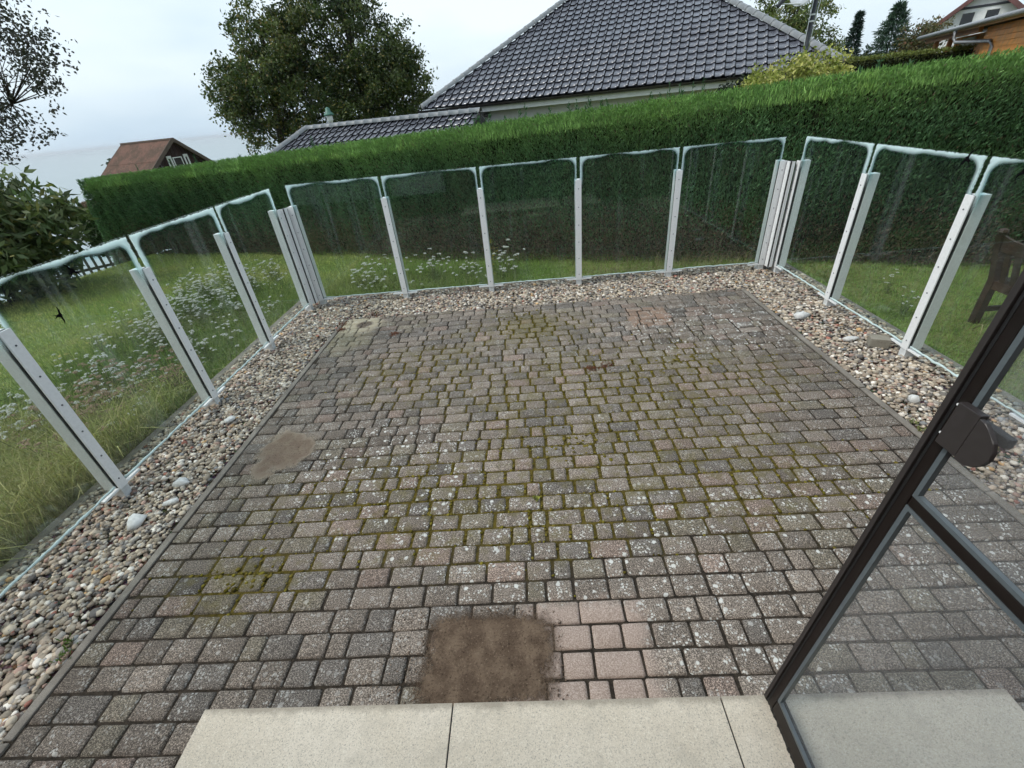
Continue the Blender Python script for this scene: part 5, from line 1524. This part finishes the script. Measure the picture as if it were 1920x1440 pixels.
def white_house():
    root = tag(empty('white_house', (26.0, 32.0, -0.5), R(-41)), 'white gabled house with two dark attic windows behind the wooden house', 'house')
    z0 = 5.47; tp = 0.80; hw = 4.7; D_ = 9.0
    m = MB(); ze = z0 - hw * tp
    m.poly([(-hw + 0.5, 0, 0), (hw - 0.5, 0, 0), (hw - 0.5, 0, ze + 0.25), (0, 0, z0 - 0.1), (-hw + 0.5, 0, ze + 0.25)])
    m.poly([(-hw + 0.5, 0, 0), (-hw + 0.5, D_, 0), (-hw + 0.5, D_, ze + 0.25), (-hw + 0.5, 0, ze + 0.25)]); m.poly([(hw - 0.5, 0, 0), (hw - 0.5, D_, 0), (hw - 0.5, D_, ze + 0.25), (hw - 0.5, 0, ze + 0.25)])
    m.build('wall', plain('white_render', (0.74, 0.75, 0.76), 0.85, 0.04, 6), root)
    RB = plain('red_brown_roof', (0.13, 0.055, 0.05), 0.6, 0.2, 4)
    for s in (-1, 1):
        r_ = MB(); q = [(0, -0.4, z0 + 0.02), (s * hw, -0.4, ze + 0.02), (s * hw, D_, ze + 0.02), (0, D_, z0 + 0.02)]
        r_.hexa(q + [(a, b, c + 0.12) for a, b, c in q]); r_.build('roof', RB, root)
        v = MB(); v.bar((0, -0.43, z0 + 0.0), (s * hw, -0.43, ze + 0.0), 0.05, 0.2); v.build('verge_board', RB, root)
    b = MB(); b.box((-1.1, -0.03, 4.55), (1.1, 0.0, 4.66)); b.build('beam', plain('dark_grey_beam', (0.06, 0.06, 0.075), 0.6), root)
    for c in (-0.58, 0.42):
        f = MB()
        for (a0, a1, b0, b1) in ((c - .30, c + .30, 4.38, 4.43), (c - .30, c + .30, 3.35, 3.40), (c - .30, c - .26, 3.40, 4.38), (c + .26, c + .30, 3.40, 4.38)):
            f.box((a0, -0.04, b0), (a1, -0.002, b1))
        w_ = f.build('window', FASCIA, root)
        g = MB(); g.box((c - .26, -0.02, 3.40), (c + .26, -0.003, 4.38)); g.build('pane', bpy.data.materials['dark_pane'], w_)
white_house()

# ------------------------------------------------------------------ satellite dish on its pole
def dish():
    base = Vector((7.30, 14.0, -1.3))
    root = tag(empty('satellite_mast', base), 'dark mast carrying a pale grey satellite dish before the roof', 'mast')
    DK = plain('dark_mast_paint', (0.02, 0.024, 0.028), 0.5, 0.3, 8)
    m = MB(); m.tube([(0, 0, 0), (0, 0, 5.3)], 0.055, 10); m.build('mast', DK, root, True)
    for z in (4.15, 4.28):
        m = MB(); m.tube([(0, 0, z), (0, 0, z + 0.03)], 0.062, 10); m.build('clamp_band', GREYWHITE, root)
    m = MB(); m.tube([(0.06, -0.03, 3.6), (0.075, -0.03, 4.3), (0.10, -0.03, 4.6)], 0.012, 6); m.build('conduit', GREYWHITE, root, True)
    m = MB(); m.tube([(-0.05, -0.03, 3.2), (-0.075, -0.03, 4.0), (-0.06, -0.03, 5.2)], 0.009, 5); m.build('cable', GREYWHITE, root, True)
    # dish: shallow bowl facing left
    dm = MB(); n = 20; c = Vector((-0.28, -0.12, 4.86)); ax = Vector((-0.85, -0.42, 0.30)).normalized()
    s = ax.cross(Vector((0, 0, 1))).normalized(); t_ = s.cross(ax)
    rings = [[dm.bm.verts.new(c + ax * (0.10 * (r_ / 0.40) ** 2 + o_) + s * r_ * math.cos(6.2832 * k / n) + t_ * r_ * 1.1 * math.sin(6.2832 * k / n)) for k in range(n)] for r_, o_ in ((0.04, 0), (0.15, 0), (0.28, 0), (0.40, 0), (0.41, -0.012), (0.28, -0.02), (0.05, -0.03))]
    for a, b in zip(rings, rings[1:]):
        for k in range(n): dm.bm.faces.new((a[k], a[(k + 1) % n], b[(k + 1) % n], b[k]))
    dm.bm.faces.new(rings[0][::-1]); dm.bm.faces.new(rings[-1])
    dm.build('dish', plain('pale_dish', (0.40, 0.43, 0.45), 0.5, 0.06, 10), root, True)
    m = MB(); m.tube([c - ax * 0.02 + Vector((0, 0, -0.05)), (-0.03, 0, 4.72)], 0.025, 8); m.build('bracket', DK, root)
    m = MB(); m.tube([c - t_ * 0.42, c - t_ * 0.40 + ax * 0.1, Vector((-0.98, -0.40, 4.52))], 0.016, 6); m.build('feed_arm', FASCIA, root, True)
    q = Vector((-0.98, -0.40, 4.55)); m = MB(); m.bar(q + Vector((-0.10, -0.02, -0.07)), q + Vector((0.05, 0.02, 0.07)), 0.07, 0.07); m.build('receiver', DK, root)
    m = MB(); m.tube([q + Vector((0.04, 0.02, 0.09)), q + Vector((0.06, 0.03, 0.13))], 0.038, 10); m.build('receiver_cap', FASCIA, root, True)
dish()

# ------------------------------------------------------------------ wooden garden chair behind the right glass
def chair():
    o = Vector((3.95, 3.73, -0.25))      # far back leg; the chair looks to +x, back runs towards -y
    root = tag(empty('garden_chair', o), 'dark brown slatted wooden garden chair behind the right glass', 'chair')
    Wd, Dp = 0.54, 0.48
    for y in (0, -Wd):
        m = MB(); m.bar((0.03, y, 0), (0.02, y, 0.40), 0.055, 0.055); m.bar((0.02, y, 0.401), (-0.10, y, 0.80), 0.052, 0.052)
        m.lathe([(0.030, 0.80), (0.036, 0.815), (0.030, 0.835), (0.012, 0.842)], 8, (-0.10, y, 0)); m.build('leg', DARKWOOD, root)
        m = MB(); m.box((Dp - 0.055, y - 0.027, 0), (Dp, y + 0.027, 0.585)); m.build('leg', DARKWOOD, root)
        m = MB(); m.box((-0.065, y - 0.035, 0.586), (Dp + 0.03, y + 0.035, 0.612), 0.006); m.build('armrest', DARKWOOD, root)
        m = MB(); m.box((0.06, y - 0.015, 0.11), (Dp - 0.056, y + 0.015, 0.15)); m.build('stretcher', DARKWOOD, root)
        m = MB(); m.box((0.06, y - 0.014, 0.33), (Dp - 0.056, y + 0.014, 0.395)); m.build('seat_rail', DARKWOOD, root)
    m = MB(); m.box((Dp - 0.04, -Wd + 0.028, 0.33), (Dp - 0.01, -0.028, 0.395)); m.build('seat_rail', DARKWOOD, root)
    m = MB(); m.box((0.005, -Wd + 0.028, 0.33), (0.04, -0.028, 0.40)); m.build('seat_rail', DARKWOOD, root)
    for i in range(6):
        x = 0.05 + i * 0.072; m = MB(); m.box((x, -Wd - 0.02 + 0.02, 0.398), (x + 0.058, 0.0, 0.416), 0.004); m.build('seat_slat', DARKWOOD, root)
    # curved top rail
    n = 8; m = MB(); pr = None
    top = [(-0.105, -0.03 - (Wd - 0.06) * k / n, 0.79 - 0.05 * math.sin(math.pi * k / n) * 1.0 + 0.02 * math.sin(math.pi * k / n) ** 2) for k in range(n + 1)]
    for a, b in zip(top, top[1:]):
        m.hexa([(a[0] + 0.022, a[1], 0.66), (b[0] + 0.022, b[1], 0.66), (b[0] + 0.047, b[1], 0.66), (a[0] + 0.047, a[1], 0.66), (a[0] - 0.002, a[1], a[2]), (b[0] - 0.002, b[1], b[2]), (b[0] + 0.022, b[1], b[2]), (a[0] + 0.022, a[1], a[2])])
    m.build('top_rail', DARKWOOD, root)
    for k in range(5):
        y = -0.085 - k * 0.088
        m = MB(); m.bar((0.018, y, 0.40), (-0.06, y, 0.665), 0.048, 0.016, (1, 0, 0)); m.build('back_slat', DARKWOOD, root)
chair()

# dry stalk on the right lawn, cane by the left post
m = MB(); m.tube([(3.86, 3.60, -0.25), (3.70, 3.40, -0.1), (3.52, 3.22, 0.0), (3.35, 3.05, 0.02)], [0.004, 0.0035, 0.003, 0.002], 5)
tag(m.build('dry_stalk', plain('straw', (0.42, 0.36, 0.18), 0.8), None, True), 'thin yellow dry stalk bending over before the garden chair', 'stalk')

# ------------------------------------------------------------------ open screen door on the right
def screen_door():
    X0, Yf, Yn, z0 = 0.695, 0.688, -0.24, SLAB[3] + 0.012
    root = empty('screen_door', (X0, Yf, z0))
    root.rotation_euler = (0, R(3.8), 0)
    tag(root, 'open dark brown glazed screen door at the right edge', 'door')
    H, Wd = 2.05, Yf - Yn; fw = 0.040; t_ = 0.028
    def rail(name, a, b, bev=0.004):
        m = MB(); m.box(a, b, bev); return m.build(name, BROWNALU, root)
    rail('stile', (-t_ / 2, -fw, 0), (t_ / 2, 0, H)); rail('stile', (-t_ / 2, -Wd, 0), (t_ / 2, -Wd + fw, H))
    rail('bottom_rail', (-t_ / 2 + .001, -Wd + fw, 0.0), (t_ / 2 - .001, -fw, 0.058)); rail('top_rail', (-t_ / 2 + .001, -Wd + fw, H - 0.06), (t_ / 2 - .001, -fw, H))
    zc = 0.945
    m = MB(); m.box((-0.021, -0.012, 0), (-0.0142, 0.0, H), 0.0015); m.build('edge_strip', BROWNPLASTIC, root)
    m = MB(); m.box((-0.0150, -0.019, 0.001), (-0.0142, -0.013, H)); m.build('groove', RUBBER, root)
    rail('cross_rail', (-t_ / 2 + .002, -Wd + fw, zc), (t_ / 2 - .002, -fw, zc + 0.026))
    G = glass_mat('dusty_door_glass', (0.93, 0.94, 0.95), False, 0.10)
    for (a, b) in ((0.058, zc), (zc + 0.026, H - 0.06)):
        m = MB(); m.box((-0.002, -Wd + fw - 0.006, a - 0.004), (0.002, -fw + 0.006, b + 0.004)); m.build('pane', G, root)
        # grey glazing beads round the pane on the near face
        for (p, q) in (((-0.0125, -fw - 0.010, a), (-0.0021, -fw, b)), ((-0.0125, -Wd + fw, a), (-0.0021, -Wd + fw + 0.010, b)), ((-0.0125, -Wd + fw + 0.0101, a), (-0.0021, -fw - 0.0101, a + 0.009)), ((-0.0125, -Wd + fw + 0.0101, b - 0.009), (-0.0021, -fw - 0.0101, b))):
            m = MB(); m.box(p, q); m.build('glazing_bead', BEAD, root)
    m = MB()
    for k in range(150):
        y = -0.01 - k * (Wd - 0.02) / 150; m.box((-0.012 + rng.normal(0, 0.001), y - 0.0025, -0.012), (-0.006, y + 0.0025, 0.002))
    m.build('brush_seal', RUBBER, root)
    # handle: box on the stile and a rounded pull plate
    zh = 1.155; hs = 0.60; hy = -fw - 0.034
    m = MB(); m.box((-0.030, hy - 0.004, zh - 0.045), (-t_ / 2 - 0.0001, -fw + 0.006, zh + 0.045), 0.002); hd = m.build('handle', BROWNPLASTIC, root)
    out = [(-0.011, 0.068), (-0.030, 0.066), (-0.052, 0.050), (-0.078, 0.030), (-0.090, 0.006), (-0.092, -0.020), (-0.084, -0.046), (-0.066, -0.066), (-0.044, -0.078), (-0.022, -0.080), (-0.011, -0.078)]
    m = MB(); m.prism(out, lambda a, b, s: (-0.031 + 0.009 * s, hy + a * hs + 0.002, zh + b * hs))
    bmesh.ops.bevel(m.bm, geom=m.bm.edges[:], offset=0.0012, segments=1, affect='EDGES')
    m.build('pull_plate', BROWNPLASTIC, hd)
    for dz in (-0.032, 0.032):
        m = MB(); m.tube([(-0.018, -fw + 0.016, zh + dz), (-0.0142, -fw + 0.016, zh + dz)], 0.0025, 8); m.build('screw', WHITE, hd)
    m = MB(); m.box((0.016, -fw - 0.060, zh - 0.010), (0.034, -fw + 0.012, zh + 0.010), 0.004); m.build('outer_lever', RUBBER, hd)
screen_door()

# ------------------------------------------------------------------ own house behind the camera
def own_house():
    root = tag(empty('own_house', (0, -0.30, 0)), 'house front behind the viewer with the open terrace door', 'house')
    BR = plain('brown_clinker_wall', (0.16, 0.085, 0.06), 0.85, 0.25, 18)
    for (a, b) in (((-8, -0.35, -0.3), (-6.6, 0, 2.9)), ((-6.6, -0.35, -0.3), (-1.6, 0, 0.26)), ((-6.6, -0.35, 2.2), (-1.6, 0, 2.9)), ((-1.6, -0.35, -0.3), (-0.95, 0, 2.9)), ((-0.95, -0.35, 2.2), (0.80, 0, 2.9)), ((0.80, -0.35, -0.3), (8, 0, 2.9))):
        m = MB(); m.box(a, b); m.build('wall', BR, root)
    w = MB()
    for (a, b) in (((-6.6, -0.2, 0.26), (-1.6, -0.12, 0.33)), ((-6.6, -0.2, 2.12), (-1.6, -0.12, 2.2)), ((-6.6, -0.2, 0.33), (-6.52, -0.12, 2.12)), ((-1.68, -0.2, 0.33), (-1.6, -0.12, 2.12)), ((-2.95, -0.2, 0.33), (-2.87, -0.12, 2.12))): w.box(a, b)
    wn = w.build('window', BROWNALU, root)
    m = MB(); m.box((-6.52, -0.24, 0.33), (-1.68, -0.22, 2.12)); m.build('curtain', plain('white_curtain', (0.85, 0.86, 0.84), 0.9, 0.08, 9), wn)
    m = MB(); m.box((-0.95, -0.36, -0.3), (0.80, -0.34, 2.2)); m.build('dark_doorway', plain('dim_room', (0.05, 0.045, 0.04), 0.9), root)
    m = MB(); m.box((-8, -4, 2.9), (8, 0.02, 3.0)); m.build('roof', plain('own_roof', (0.06, 0.05, 0.05), 0.8), root)
own_house()
